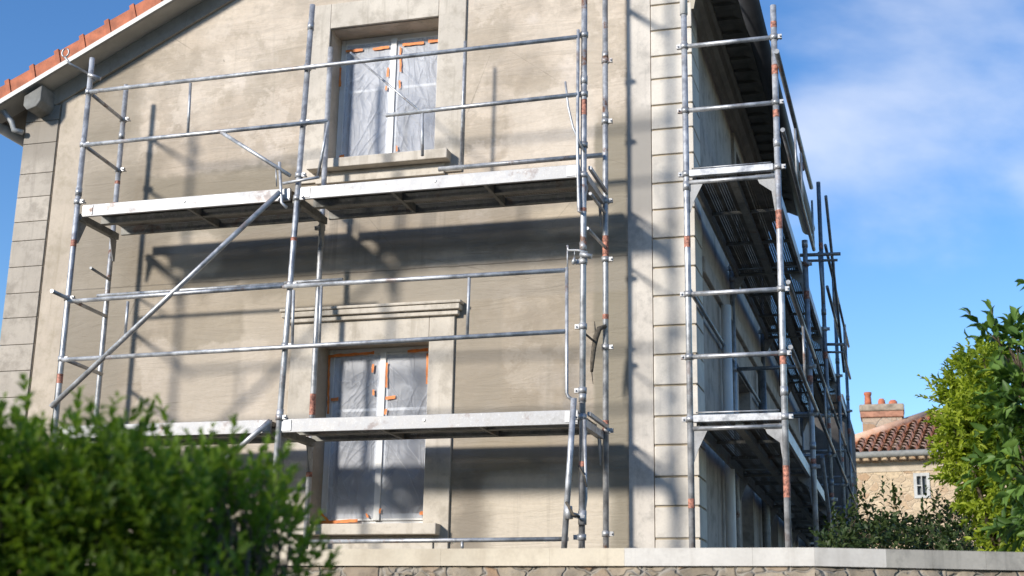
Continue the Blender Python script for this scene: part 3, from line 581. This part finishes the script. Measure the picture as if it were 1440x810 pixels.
# scaffold along the side wall
SS = empty('scaffold', (.8, 4.9, gz), 'long shaded tube scaffold receding along the side wall under the eave', 'scaffold', 'scaffolding around the house')
XI, XO = .455, 1.16; ys = [-.6, 2.15, 4.9, 7.65, 10.4]; sU, sL = 5.23, 3.29
def lv(v, u=1092): return P(u, v, -.6).z
tops = [(6.62, P(1087, 8, -.6).z), (5.4, 5.42), (6.2, 7.03), (6.0, 6.86), (5.8, 6.6), (5.6, 6.2)]
for i, y in enumerate(ys):
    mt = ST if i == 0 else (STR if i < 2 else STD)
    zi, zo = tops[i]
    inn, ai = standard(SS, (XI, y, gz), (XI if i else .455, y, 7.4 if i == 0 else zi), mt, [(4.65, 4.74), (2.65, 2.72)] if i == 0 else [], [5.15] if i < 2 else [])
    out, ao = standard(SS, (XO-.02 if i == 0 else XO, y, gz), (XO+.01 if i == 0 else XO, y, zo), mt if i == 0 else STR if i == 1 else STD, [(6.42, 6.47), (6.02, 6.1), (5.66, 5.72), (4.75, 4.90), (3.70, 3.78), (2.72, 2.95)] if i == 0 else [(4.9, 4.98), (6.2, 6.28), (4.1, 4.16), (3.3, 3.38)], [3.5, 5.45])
    if i == 0: MB().tube([ai(6.62), ai(7.4)], TR+.008, 16).build('sleeve', WHT, inn)
    lvls = [lv(52), lv(144), lv(407), lv(497)] if i == 0 else [4.25, 3.8]
    for z in lvls:
        if z < zo: tubepart('transom', [ai(z), ao(z)], ST if i == 0 else STD, SS, .0185)
    for z in lvls+[sU+.02, sL+.02]:
        if z < zo: coupler(ao(z), out, 1); coupler(ai(z), inn, -1)
    for z in (sU, sL):
        tb = MB().box((XI+.025, y-.02, z-.005), (XO-.03, y+.025, z+.05)).build('transom', ST if i == 0 else BM, SS, .004)
        MB().tube([(XI+.02, y+.0, z-.05), (XO-.03, y+.0, z-.05)], .017, 10).build('lower_transom', STR if i == 0 else BM, tb)
        if i == 0: MB().tube([(XI+.04, y+.03, z+.075), (XO-.05, y+.03, z+.075)], .006, 8).build('toe_bar', STR, tb)
        g = MB().poly([(XO-.024, y, z-.03), (XO-.17, y, z-.03), (XO-.14, y, z-.10), (XO-.05, y, z-.17), (XO-.03, y, z-.33), (XO-.024, y, z-.33)], (0, .008, 0)); g.build('gusset', GUS, tb); g = MB()
        g.poly([(XI+.024, y, z-.06), (XI+.13, y, z-.06), (XI+.06, y, z-.20), (XI+.024, y, z-.30)], (0, .008, 0)); g.build('gusset', GUS, tb)
for y0, y1 in zip(ys, ys[1:]):
    for z in (sU, sL): deck(SS, .525, 1.105, y0+.03, y1-.03, z, 'y', PS)
def sr(name, a, c, r=.017, mat=STD): return tubepart(name, [a, c], mat, SS, r)
XG = XO+.05
q0 = PXp(1092, 72, XG); q1 = PXp(1141, 264, XG); sr('guard_rail', q0, q1, .02)
r0 = Vector((XG, -.6, q0.z-.52)); r1 = PXp(1141, 335, XG); sr('guard_rail', r0, Vector((XG, q1.y, r0.z)), .018)
for fy in (.45, .62, 1.0): y = q0.y+(q1.y-q0.y)*fy; sr('rail_post', (XG, y, q0.z), (XG, y, r0.z), .011, ST)
for i in range(4):
    y0, y1 = ys[i], ys[i+1]
    for z in (4.33, 3.83): sr('guard_rail', (XG, y0, z), (XG, y1, z), .018)
    sr('rail_post', (XG, (y0+y1)/2, 4.33), (XG, (y0+y1)/2, 3.83), .012, STR)
    if i >= 2:
        for z in (6.25, 5.75): sr('guard_rail', (XG, y0, z), (XG, y1, z), .018)
        sr('rail_post', (XG, (y0+y1)/2, 6.25), (XG, (y0+y1)/2, 5.75), .012)
    sr('guard_rail', (XI, y0, 4.33), (XI, y1, 4.33), .016, STD)
    sr('guard_rail', (XG, y0, 2.35), (XG, y1, 2.35), .018)
sr('diagonal_brace', (XG+.03, ys[1], 3.4), (XG+.03, ys[2], 1.6), .02)
sr('diagonal_brace', (XG+.03, 4.9, 6.85), (XG+.03, 7.65, 5.3), .018)
sr('bracket', (XO-.05, 2.15, 5.34), (XO+.33, 2.15, 5.33), .017); sr('bracket', (XO+.02, 2.15, 5.28), (XO+.3, 2.15, 5.27), .013); sr('bracket_post', (XO+.13, 2.15, 5.36), (XO+.15, 2.15, 4.85), .013)
sr('bracket', (XO, 4.9, 5.07), (XO+.22, 4.9, 5.06), .017); sr('bracket', (XO, 4.9, 4.98), (XO+.2, 4.9, 4.97), .013)

# ------------------------------------------------------------------ garden wall
WY = -4.0; zt = P(800, 771, WY).z; th = .085
xk = P(1145, 768, WY).x
def PZp(u, v, z): d = fwd*FPX + rt*(u-720) + up*(405-v); t = (z-CAM.z)/d.z; return CAM+d*t
kp = Vector((xk, WY, zt)); ep = PZp(1440, 776.5, zt)
dr = (ep-kp).normalized(); dl = Vector((-1, 0, 0))
GWr = empty('garden_wall', (xk, WY+.2, 0), 'low rubble stone garden wall with smooth coping in front of the house', 'wall')
def pieces(org, d, edges, mats):
    nrm = Vector((0,0,1)).cross(d); nrm = nrm if nrm.y > 0 else -nrm
    for (a, c), mt in zip(zip(edges, edges[1:]), mats):
        p = org+d*(a+.0004); q = org+d*(c-.0004)
        MB().poly([p, q, q+nrm*.38, p+nrm*.38], (0, 0, -th)).build('coping_stone', mt, GWr)
xl = lambda u: kp.x-P(u, 772, WY).x
pieces(kp, dl, [0, xl(1058), xl(878), xl(773), xl(620), xl(470), 2.9, 4.2, 5.6, 7.2], [COPW, COPW, COPC, COPC, COPC, COPC, COPC, COPC, COPC])
tr_ = lambda u: (PZp(u, 772, zt)-kp).dot(dr) if False else None
def tright(u):
    # intersection of sight plane u with the right run
    for k in range(4000):
        q = kp+dr*(k*.005); r = q-CAM; uu = 720+FPX*r.dot(rt)/r.dot(fwd)
        if uu >= u: return k*.005
    return 5
pieces(kp, dr, [0, tright(1245), tright(1310), tright(1385), tright(1470), tright(1470)+1.5, tright(1470)+3.5], [COPW, COPG, COPG, COPG, COPG, COPG])
def rub(org, d, length, name):
    nrm = Vector((0,0,1)).cross(d); nrm = nrm if nrm.y < 0 else -nrm      # towards the street
    st = .035; nx = int(length/st); nz_ = int((zt-th)/st); fo = org+nrm*(-.03)
    cs = rng.random((int(length*7*(zt-th)*11)+8, 2))*[length, zt-th]; vs = []
    zz, xx = np.meshgrid(np.linspace(0, zt-th-.002, nz_+1), np.linspace(0, length, nx+1), indexing='ij'); pts = np.stack([xx.ravel(), zz.ravel()*1.9], 1); cc = cs*[1, 1.9]
    h = np.zeros(len(pts))
    for s in range(0, len(pts), 2000):
        dd = np.sqrt(((pts[s:s+2000, None]-cc[None])**2).sum(2)); dd.sort(axis=1); h[s:s+2000] = np.clip((dd[:, 1]-dd[:, 0])*1.2, 0, .07)
    h = h*.55+rng.random(len(h))*.006
    z0 = zz.ravel(); h = np.where(z0 > zt-th-.03, np.minimum(h, .012), h)
    for (x_, z_), hh in zip(zip(xx.ravel(), z0), h): q = fo+d*x_+nrm*(float(hh)); vs.append((q.x, q.y, z_))
    b = MB().add(vs, [(j*(nx+1)+i, j*(nx+1)+i+1, (j+1)*(nx+1)+i+1, (j+1)*(nx+1)+i) for j in range(nz_) for i in range(nx)], True)
    bk = -nrm; e = org+d*length
    b.poly([org+bk*.06-Vector((0,0,org.z)), e+bk*.06-Vector((0,0,e.z)), e+bk*.34-Vector((0,0,e.z)), org+bk*.34-Vector((0,0,org.z))], (0, 0, zt-th-.002))
    b.build(name, RUB, GWr)
rub(kp, dl, 7.2, 'masonry'); rub(kp, dr, 6.0, 'masonry')

# ------------------------------------------------------------------ the house behind
ang = math.radians(-9); NB = Vector((P(1195, 645, 26).x-.35, 26, 0))
ca, sa = math.cos(ang), math.sin(ang)
def nb(x, y, z): return Vector((NB.x+x*ca-y*sa, NB.y+x*sa+y*ca, z))
ez = P(1260, 642, 26).z; NH = empty('stone_house', nb(2.3, 2, gz), 'old ochre stone house with terracotta tile roof beyond the garden', 'house')
WW = 4.4; DD = 4.4; wx = (P(1300, 680, 26).x-NB.x); wz = P(1300, 685, 26).z
b = MB(); hx0, hx1, hz0, hz1 = wx-.19, wx+.11, wz-.27, wz+.27
for (a, c, z0, z1) in ((0, hx0, gz, ez), (hx1, WW, gz, ez), (hx0, hx1, gz, hz0), (hx0, hx1, hz1, ez)): b.poly([nb(a,0,z0), nb(c,0,z0), nb(c,0,z1), nb(a,0,z1)], nb(0,.35,0)-nb(0,0,0))
b.poly([nb(0,.35,gz), nb(.3,.35,gz), nb(.3,DD,gz), nb(0,DD,gz)], (0,0,ez-gz)); b.poly([nb(WW-.3,.35,gz), nb(WW,.35,gz), nb(WW,DD,gz), nb(WW-.3,DD,gz)], (0,0,ez-gz))
b.build('wall', RUBH, NH)
b = MB(); 
for (a, c, z0, z1) in ((hx0-.05, hx0+.03, hz0-.05, hz1+.05), (hx1-.03, hx1+.05, hz0-.05, hz1+.05), (hx0+.03, hx1-.03, hz1-.03, hz1+.05), (hx0+.03, hx1-.03, hz0-.05, hz0+.03), ((hx0+hx1)/2-.012, (hx0+hx1)/2+.012, hz0+.03, hz1-.03), (hx0+.03, (hx0+hx1)/2-.012, wz-.01, wz+.015)):
    b.poly([nb(a,-.03,z0), nb(c,-.03,z0), nb(c,-.03,z1), nb(a,-.03,z1)], nb(0,.1,0)-nb(0,0,0))
WN = b.build('window', simple('weathered_frame', (.42,.42,.40), .7), NH); MB().poly([nb(hx0,.1,hz0), nb(hx1,.1,hz0), nb(hx1,.1,hz1), nb(hx0,.1,hz1)], nb(0,.02,0)-nb(0,0,0)).build('pane', simple('dusty_pane', (.10,.11,.11), .3), WN)
MB().poly([nb(-.1,-.02,ez-.42), nb(WW,-.02,ez-.42), nb(WW,-.02,ez-.18), nb(-.1,-.02,ez-.18)], nb(0,.3,0)-nb(0,0,0)).build('plaster_band', simple('pale_band', (.45,.38,.29), .9, 0, .2, 3), NH)
MB().tube([nb(-.5,-.42,ez-.02), nb(WW+.4,-.42,ez-.02)], .085, 12).build('gutter', PUR, NH)
# hip roof, canal tiles as one undulating sheet
def hip(x0, x1, y0, y1, zb, zr):
    b = MB(); rise = zr-zb; yc = (y0+y1)/2; 
    pitch = .235; n = int((x1-x0)/pitch*10); rows = 13; run = (yc-y0)
    for r_ in range(rows):
        vs = []; t0 = r_/rows; t1 = (r_+1)/rows+.02
        for k in range(n+1):
            x = x0+(x1-x0)*k/n; ph = (x-x0)/pitch+.07*math.sin(r_*2.3); s = abs(math.sin(math.pi*ph))**.8; low = (math.cos(2*math.pi*ph) > .55)
            h = .13*s-(.06 if low else 0)
            for t, lift in ((t0, .05), (t1, .0)):
                lim0 = x0+run*t*.98; lim1 = x1-run*t*.98; xx = min(max(x, lim0), lim1)
                vs.append(nb(xx, y0+run*t, zb+rise*t+h*(.9 if t == t0 else .72)+lift))
        b.add(vs, [(2*k, 2*k+2, 2*k+3, 2*k+1) for k in range(n)], True)
    # other three slopes plain ribbed
    A0, B0, C0, D0 = nb(x0,y0,zb), nb(x1,y0,zb), nb(x1,y1,zb), nb(x0,y1,zb); R0, R1 = nb(x0+run,yc,zr), nb(x1-run,yc,zr)
    b.add([A0, D0, R0, B0, C0, R1, A0, B0], [(0,1,2), (3,4,5), (1,4,5,2)])
    b.tube([nb(x0,y0,zb+.1), nb(x0+run,yc,zr+.1)], .13, 10); b.tube([nb(x0+run,yc,zr+.1), nb(x1-run,yc,zr+.1)], .13, 10); b.tube([nb(x1-run,yc,zr+.1), nb(x1,y0,zb+.1)], .13, 10)
    return b
M = NM('canal_tiles'); n = M.noise(2.8, 5, .7); n2 = M.noise(9, 4, .6)
c = M.mix(M.rng(n, .3, .7), (.62, .35, .21), (.74, .51, .37)); c = M.mix(M.rng(n2, .5, .75, 0, .6), c, (.56, .38, .26)); c = M.mix(M.rng(M.noise(1.2, 4, .6, off=(3,5,1)), .58, .72, 0, .5), c, (.12, .11, .07))
M.link(c, M.b.inputs['Base Color']); M.b.inputs['Roughness'].default_value = .9; M.bump(n2, .4, .02); CT = M.m
rz_ = P(1268, 590, 28).z
NR = hip(-.45, WW+.45, -.4, DD+.4, ez+.0, rz_).build('roof', CT, NH)
# chimney
BRK = mat_rubble('chimney_masonry', 2.4, (.42,.33,.25), (.36,.27,.2), (.38,.33,.27))
cl = P(1211, 600, 27.5); c2 = P(1272, 600, 27.5); ctop = P(1240, 571, 27.5).z; cbot = ctop-2.2; x0, x1 = cl.x, c2.x
CH = MB().box((x0+.05, 27.2, cbot), (x1-.05, 27.9, ctop-.36)).build('chimney', BRK, NH)
MB().box((x0, 27.14, ctop-.36), (x1, 27.96, ctop-.20)).build('brick_course', simple('brick_course', (.34,.17,.11), .9, 0, .3, 6), CH, .02)
MB().box((x0-.02, 27.12, ctop-.197), (x1+.02, 27.98, ctop)).build('chimney_cap', simple('weathered_cap', (.26,.22,.17), .95, 0, .4, 5), CH, .04)
POT = simple('terracotta_pot', (.44, .14, .07), .8, 0, .3, 6)
for u, top, r in ((1221, 552, .10), (1240, 561, .10), (1256, 563, .12)):
    p = P(u, 571, 27.5); q = P(u, top, 27.5); b = MB(); rr = [r*1.05, r*.95, r*.85, r*1.05, r*1.05] if u == 1221 else [r*1.1, r, r*.95, r*.75, r*.7]
    b.tube([(p.x, 27.5, p.z+(q.z-p.z)*t) for t in (0, .3, .78, .82, 1)], rr, 14); b.build('chimney_pot', POT, CH)

# ------------------------------------------------------------------ vegetation
def leafmesh(name, pos, axis, nrm, ln, wd, tone, mat, parent=None, curl=.25, origin=(0,0,0)):
    """one folded, drooping leaf (8 points) per row"""
    n = len(pos); axis = axis/np.linalg.norm(axis, axis=1)[:, None]; side = np.cross(axis, nrm); side /= np.linalg.norm(side, axis=1)[:, None]+1e-9; nn = np.cross(side, axis)
    ln = ln[:, None]; wd = wd[:, None]
    prof = [(0, 0, 0), (.33, -.5, .10), (.33, 0, -.02), (.33, .5, .10), (.70, -.38, .06), (.70, 0, -.08), (.70, .38, .06), (1, 0, -.24)]
    V = np.stack([pos+axis*ln*a+side*wd*s+nn*ln*(h*(curl/.25)) for a, s, h in prof], 1).reshape(-1, 3)-np.array(origin)
    q = [(0,2,1), (0,3,2)]; qq = [(1,2,5,4), (2,3,6,5)]; e = [(4,5,7), (5,6,7)]
    base = (np.arange(n)*8)[:, None]
    tri = np.concatenate([base+np.array(t)[None] for t in q+e], 0); quad = np.concatenate([base+np.array(t)[None] for t in qq], 0)
    me = bpy.data.meshes.new(name); me.vertices.add(len(V)); me.vertices.foreach_set('co', V.ravel())
    loops = np.concatenate([tri.ravel(), quad.ravel()]); me.loops.add(len(loops)); me.loops.foreach_set('vertex_index', loops)
    tot = len(tri)+len(quad); me.polygons.add(tot); st = np.concatenate([np.arange(len(tri))*3, len(tri)*3+np.arange(len(quad))*4]); me.polygons.foreach_set('loop_start', st)
    me.polygons.foreach_set('use_smooth', np.ones(tot, bool)); me.update(calc_edges=True); me.validate()
    at = me.attributes.new('tone', 'FLOAT', 'POINT'); at.data.foreach_set('value', np.repeat(tone, 8))
    me.materials.append(mat); o = bpy.data.objects.new(name, me); SC.collection.objects.link(o)
    if parent: o.parent = parent
    return o
def sprigs(base, direc, length, nleaf, ll, lw, droop=.1, opp=True, tone0=.5, spread=.9):
    """rows of leaves along short twigs; returns arrays + twig ends"""
    Pn, An, Nn, L_, W_, T_ = [], [], [], [], [], []
    n = len(base); d = direc/np.linalg.norm(direc, axis=1)[:, None]
    rnd = rng.normal(size=(n, 3)); s1 = np.cross(d, rnd); s1 /= np.linalg.norm(s1, axis=1)[:, None]; s2 = np.cross(d, s1)
    tb = tone0+rng.normal(size=n)*.24
    for k in range(nleaf):
        t = (k+.6)/nleaf; p = base+d*(length*t)[:, None]; p[:, 2] -= droop*length*t*t
        for sgn in ((1, -1) if opp else ((1,) if k % 2 else (-1,))):
            s = (s1 if k % 2 else s2)*sgn; a = s*spread*(1-.6*t)+d*(.45+.8*t)+rng.normal(size=(n, 3))*.15; a[:, 2] -= droop
            Pn.append(p); An.append(a); Nn.append(d+rng.normal(size=(n, 3))*.25+[0, 0, .35]); f = (1.05-.5*abs(t-.45))*(.8+.4*rng.random(n))
            if t > .85: f = f*.7
            L_.append(ll*f); W_.append(lw*f); T_.append(np.clip(tb+rng.normal(size=n)*.12+.25*(t-.5), 0, 1))
    return [np.concatenate(x) for x in (Pn, An, Nn, L_, W_, T_)]
def cat(*a): return [np.concatenate(x) for x in zip(*a)]
# foreground privet hedge
HM = mat_leaf('hedge_leaf', (.045, .085, .014), (.26, .38, .045), .42, 4)
hb = []
hd = 3.1                                             # distance from the lens
def HP(u, v, d): return CAM+(fwd*FPX+rt*(u-720)+up*(405-v)).normalized()*d
prof_u = np.array([-400, -60, 0, 60, 130, 215, 300, 370, 415, 440, 462, 480]); prof_v = np.array([588, 586, 600, 628, 652, 645, 660, 676, 712, 768, 820, 855])
xs_ = []; zs_ = []
for u, v in zip(prof_u, prof_v): q = HP(u, v, hd); xs_.append(q.x); zs_.append(q.z)
xs_ = np.array(xs_); zs_ = np.array(zs_)
yc = HP(200, 620, hd).y; o_ = np.argsort(xs_)
def ht(x): return np.interp(x, xs_[o_], zs_[o_])
N = 3400; x = rng.uniform(xs_.min(), xs_.max()+.02, N); dy = rng.uniform(-.33, .33, N); top = ht(x+dy*.2)-.25*np.abs(dy)**1.5*1.2
fr = np.clip((x-(xs_.max()-.22))/.22, 0, 1); top = top+.045*np.sin(x*23+dy*9)+.03*np.sin(x*47-dy*17)+.02*np.sin(x*83)-.02; dep = rng.random(N)**1.2*.62; z = top-dep-.03
face = rng.random(N) < .5; dy = np.where(face, -.33+rng.random(N)*.10, dy)
keep = rng.random(N) > .55*fr+.35*np.clip(1-dep/.12, 0, 1); x, dy, z, dep, face = [q_[keep] for q_ in (x, dy, z, dep, face)]; N = int(keep.sum()); base = np.stack([x, yc+dy*1.0, z], 1); upf = np.clip(1-dep/.35, 0, 1)
direc = np.stack([rng.normal(size=N)*.45, -.5*(1-upf)-.25*face+rng.normal(size=N)*.4, .35+.9*upf], 1)
S1 = sprigs(base, direc, rng.uniform(.07, .13, N), 5, .034, .015, .05, tone0=.45)
# upright shoots that stand out
tips = [(8,548),(22,556),(60,575),(90,585),(112,540),(140,578),(176,600),(215,560),(222,548),(236,590),(262,598),(283,600),(300,590),(330,578),(345,600),(372,610),(392,640),(408,618),(420,690),(428,668),(440,735),(455,745),(470,775)]
tips += [(424,700),(432,690),(446,720),(452,712),(462,752),(474,765),(415,650),(410,662),(436,705),(468,790),(440,760)]+[(u_, float(np.interp(u_, prof_u, prof_v))-random.uniform(-12, 48)) for u_ in np.linspace(-30, 410, 95)]
bs, ds, ls = [], [], []
for u, v in tips:
    q = HP(u, v+8, hd+random.uniform(-.25, .1)); l = random.uniform(.12, .19); lean = random.uniform(-.4, .4)
    if u > 400: lean = random.uniform(.3, .8)
    d = Vector((lean, -.1, 1)).normalized(); b0 = q-d*l; bs.append(b0); ds.append(d); ls.append(l)
S2 = sprigs(np.array(bs), np.array(ds), np.array(ls), 8, .034, .014, .0, tone0=.85, spread=.75)
low = 2600; x = rng.uniform(xs_.min(), xs_.max(), low); z = rng.uniform(.1, 1, low)*(ht(x)-.55); base = np.stack([x, yc+np.where(rng.random(low) < .6, -.3, rng.uniform(-.3, .3, low)), z], 1)
S3 = sprigs(base, rng.normal(size=(low, 3))*.5+[0, -.6, .3], rng.uniform(.1, .16, low), 4, .04, .018, .05, tone0=.35)
HE = empty('hedge', (float(np.mean(xs_)), yc, 0), 'clipped green privet hedge blurred in the near left foreground', 'hedge')
og = tuple(HE.location)
leafmesh('foliage', *cat(S1, S2, S3), HM, HE, origin=og)
b = MB(); 
for p, d, l in zip(bs, ds, ls): b.tube([p-d*.12, p+d*l*.95], [.0028, .0012], 5)
for i in range(130):
    x_ = random.uniform(xs_.min(), xs_.max()-.05); y_ = yc+random.uniform(-.2, .2); zt_ = float(ht(x_))-.12; b.tube([(x_, y_, 0), (x_+random.uniform(-.05,.05), y_, zt_*.5), (x_+random.uniform(-.1,.1), y_+random.uniform(-.1,.1), zt_)], [.012, .008, .003], 6)
b.build('stem', BARK, HE)
# shoots and trees on the right
def plant(name, label, cat_, pts, mat, sprlen, nleaf, ll, lw, seedtone, root, droop=.15, opp=True, group=None, extra=None, tr=.03, outward=.7):
    """pts: (centre, radii, sprig count) clumps joined to the root by limbs"""
    root = Vector(root); T = empty(name, root, label, cat_, group); parts = []; b = MB()
    fork = root+Vector((0, 0, .55*(min(c.z for c, r, k in pts)-root.z)+.2))
    for c, r, k in pts:
        c = Vector(c); v = rng.normal(size=(k, 3)); v /= np.linalg.norm(v, axis=1)[:, None]; rad = rng.random(k)**.45
        lump = 1+.22*np.sin(v[:, 0]*5+c.x*9)*np.cos(v[:, 2]*6+c.z*5); p = np.array(c)+v*rad[:, None]*np.array(r)*lump[:, None]
        d = v*outward+rng.normal(size=(k, 3))*.35+[0, 0, .35]
        parts.append(sprigs(p, d, rng.uniform(sprlen*.6, sprlen*1.3, k), nleaf, ll, lw, droop, opp, tone0=seedtone))
        mid = fork.lerp(c, .5)+Vector((random.uniform(-.06,.06), random.uniform(-.06,.06), .05)); b.tube([fork, mid, c], [tr*.6, tr*.4, tr*.2], 7)
        for i in range(0, k, max(1, k//14)): b.tube([c.lerp(fork, .15), Vector(p[i])], [tr*.18, tr*.06], 5)
    if extra:
        for p0, p1 in extra:
            L0 = (p1-p0).length; dd = np.array([p1-p0]); parts.append(sprigs(np.array([p0]), dd, np.array([L0]), max(7, int(L0/.028)), ll*.85, lw*.85, .0, opp, tone0=seedtone)); b.tube([p0-(p1-p0)*.3, p0, p1], [tr*.12, tr*.1, tr*.04], 5)
    b.tube([root-Vector((0,0,.1)), root.lerp(fork, .5)+Vector((.03,.02,0)), fork], [tr*1.3, tr, tr*.8], 9)
    leafmesh('crown', *cat(*parts), mat, T, origin=tuple(root)); b.build('trunk', BARK, T); return T
GL = mat_leaf('light_shrub_leaf', (.09, .15, .015), (.40, .47, .05), .45, 3); DL = mat_leaf('dark_tree_leaf', (.03, .075, .014), (.14, .24, .045), .25, 3)
def c_(u, v, d): return HP(u, v, d)
D1 = 8.3
k_ = D1/FPX
cl1 = [(c_(1392,525,D1), (30*k_, .3, 32*k_), 117), (c_(1360,560,D1), (28*k_, .3, 38*k_), 132), (c_(1395,600,D1), (40*k_, .35, 45*k_), 202), (c_(1352,605,D1-.1), (26*k_, .3, 30*k_), 93), (c_(1372,655,D1), (32*k_, .35, 32*k_), 132), (c_(1395,700,D1), (34*k_, .35, 34*k_), 148), (c_(1425,745,D1), (34*k_, .35, 28*k_), 117), (c_(1440,600,D1+.3), (60*k_, .3, 130*k_), 202)]
ex = [(c_(1370,520,D1), c_(1360,478,D1)), (c_(1350,545,D1), c_(1325,520,D1)), (c_(1345,560,D1), c_(1292,528,D1)), (c_(1345,570,D1), c_(1289,556,D1)), (c_(1335,590,D1), c_(1305,580,D1)), (c_(1345,540,D1), c_(1330,525,D1-.1)), (c_(1330,640,D1), c_(1300,655,D1)), (c_(1380,500,D1), c_(1377,480,D1))]
r1 = c_(1400, 700, D1)
plant('shrub_tree', 'yellow green sunlit small leaved bush tree at the right edge, its twigs against blue sky', 'tree', cl1, GL, .13, 6, .052, .020, .55, (r1.x, r1.y, gz), .12, True, extra=ex)
D2 = 7.3; k_ = D2/FPX
cl2 = [(c_(1432,500,D2), (16*k_, .25, 22*k_), 17), (c_(1460,570,D2), (34*k_, .3, 50*k_), 50), (c_(1445,660,D2+.1), (22*k_, .25, 40*k_), 24), (c_(1500,500,D2), (40*k_, .3, 80*k_), 57), (c_(1510,680,D2), (50*k_, .35, 80*k_), 57), (c_(1470,740,D2+.1), (30*k_, .3, 30*k_), 21)]
ex2 = [(c_(1405,480,D2), c_(1392,428,D2)), (c_(1398,475,D2), c_(1357,436,D2)), (c_(1425,475,D2), c_(1420,450,D2)), (c_(1440,470,D2), c_(1450,440,D2))]
r2 = c_(1480, 700, D2)
plant('broadleaf_tree', 'dark green large leaved tree overlapping the bush at the right picture edge', 'tree', cl2, DL, .22, 5, .108, .042, .5, (r2.x, r2.y, gz), .35, False, extra=ex2, tr=.04)
# brambles behind the coping, in the shade of the house
BL = mat_leaf('bramble_leaf', (.022, .045, .014), (.07, .10, .03), .25, 4)
brs = [(1215, 735, 9.5, 34, 30, 'low dark bramble at the foot of the side scaffold'), (1255, 732, 10.2, 30, 34, 'dark bramble with arching stems left of the small stone house window'), (1305, 738, 10.0, 34, 26, 'dark bramble under the small window of the stone house'), (1350, 748, 9.4, 30, 22, 'low brown green bramble below the yellow green tree'), (1180, 750, 8.8, 26, 22, 'leafy bramble between the outer scaffold standards and the wall')]
for (u, v, D, ru, rv, lab) in brs:
    kk = D/FPX; cc = c_(u, v+14, D); ex = [(c_(u+random.uniform(-20, 20), v, D), c_(u+random.uniform(-26, 26), v-rv-random.uniform(8, 30), D)) for _ in range(7)]
    plant('bramble', lab, 'shrub', [(cc, (ru*kk*.8, .3, rv*kk*.45), 34), (c_(u+8, v+34, D), (ru*kk*1.2, .35, 18*kk), 80)], BL, .13, 4, .055, .028, .45, (cc.x, cc.y, gz), .2, False, 'brambles behind the garden wall', ex, .012)
kk = 16/FPX; cc = c_(1335, 750, 16)
plant('thicket', 'brown green thicket in front of the stone house wall', 'shrub', [(c_(1275, 752, 16), (50*kk, .5, 16*kk), 120), (c_(1345, 742, 16), (34*kk, .5, 22*kk), 120), (c_(1205, 752, 16), (50*kk, .5, 18*kk), 120)], BL, .2, 4, .07, .035, .4, (cc.x, cc.y, gz), .2, False, None, None, .02)
# dark conifer whose edge shows left of the house
cc = c_(-14, 560, 22); kk = 22/FPX
plant('conifer', 'dark blue green conifer just showing at the left edge beyond the house', 'tree', [(c_(-16, 520, 22), (12*kk, .5, 24*kk), 260), (c_(-18, 580, 22), (20*kk, .5, 40*kk), 400), (c_(-20, 660, 22), (26*kk, .5, 60*kk), 500)], mat_leaf('conifer_leaf', (.012, .035, .02), (.04, .08, .05), .1, 4), .18, 6, .06, .012, .4, (cc.x, cc.y, gz), .05)
# unseen block added across the street, behind the viewpoint: it shades the hedge foot
AC = empty('building', (-16, -27, 0), 'long pale building with an orange tiled roof across the street behind the viewpoint', 'building')
MB().box((-34, -30, 0), (6, -25, 9.2)).build('wall', simple('grey_render', (.4,.38,.34), .9), AC); MB().poly([(-34,-30,9.2),(-34,-24.8,9.2),(-34,-27.5,10.85)], (40,0,0)).build('roof', TILE, AC)
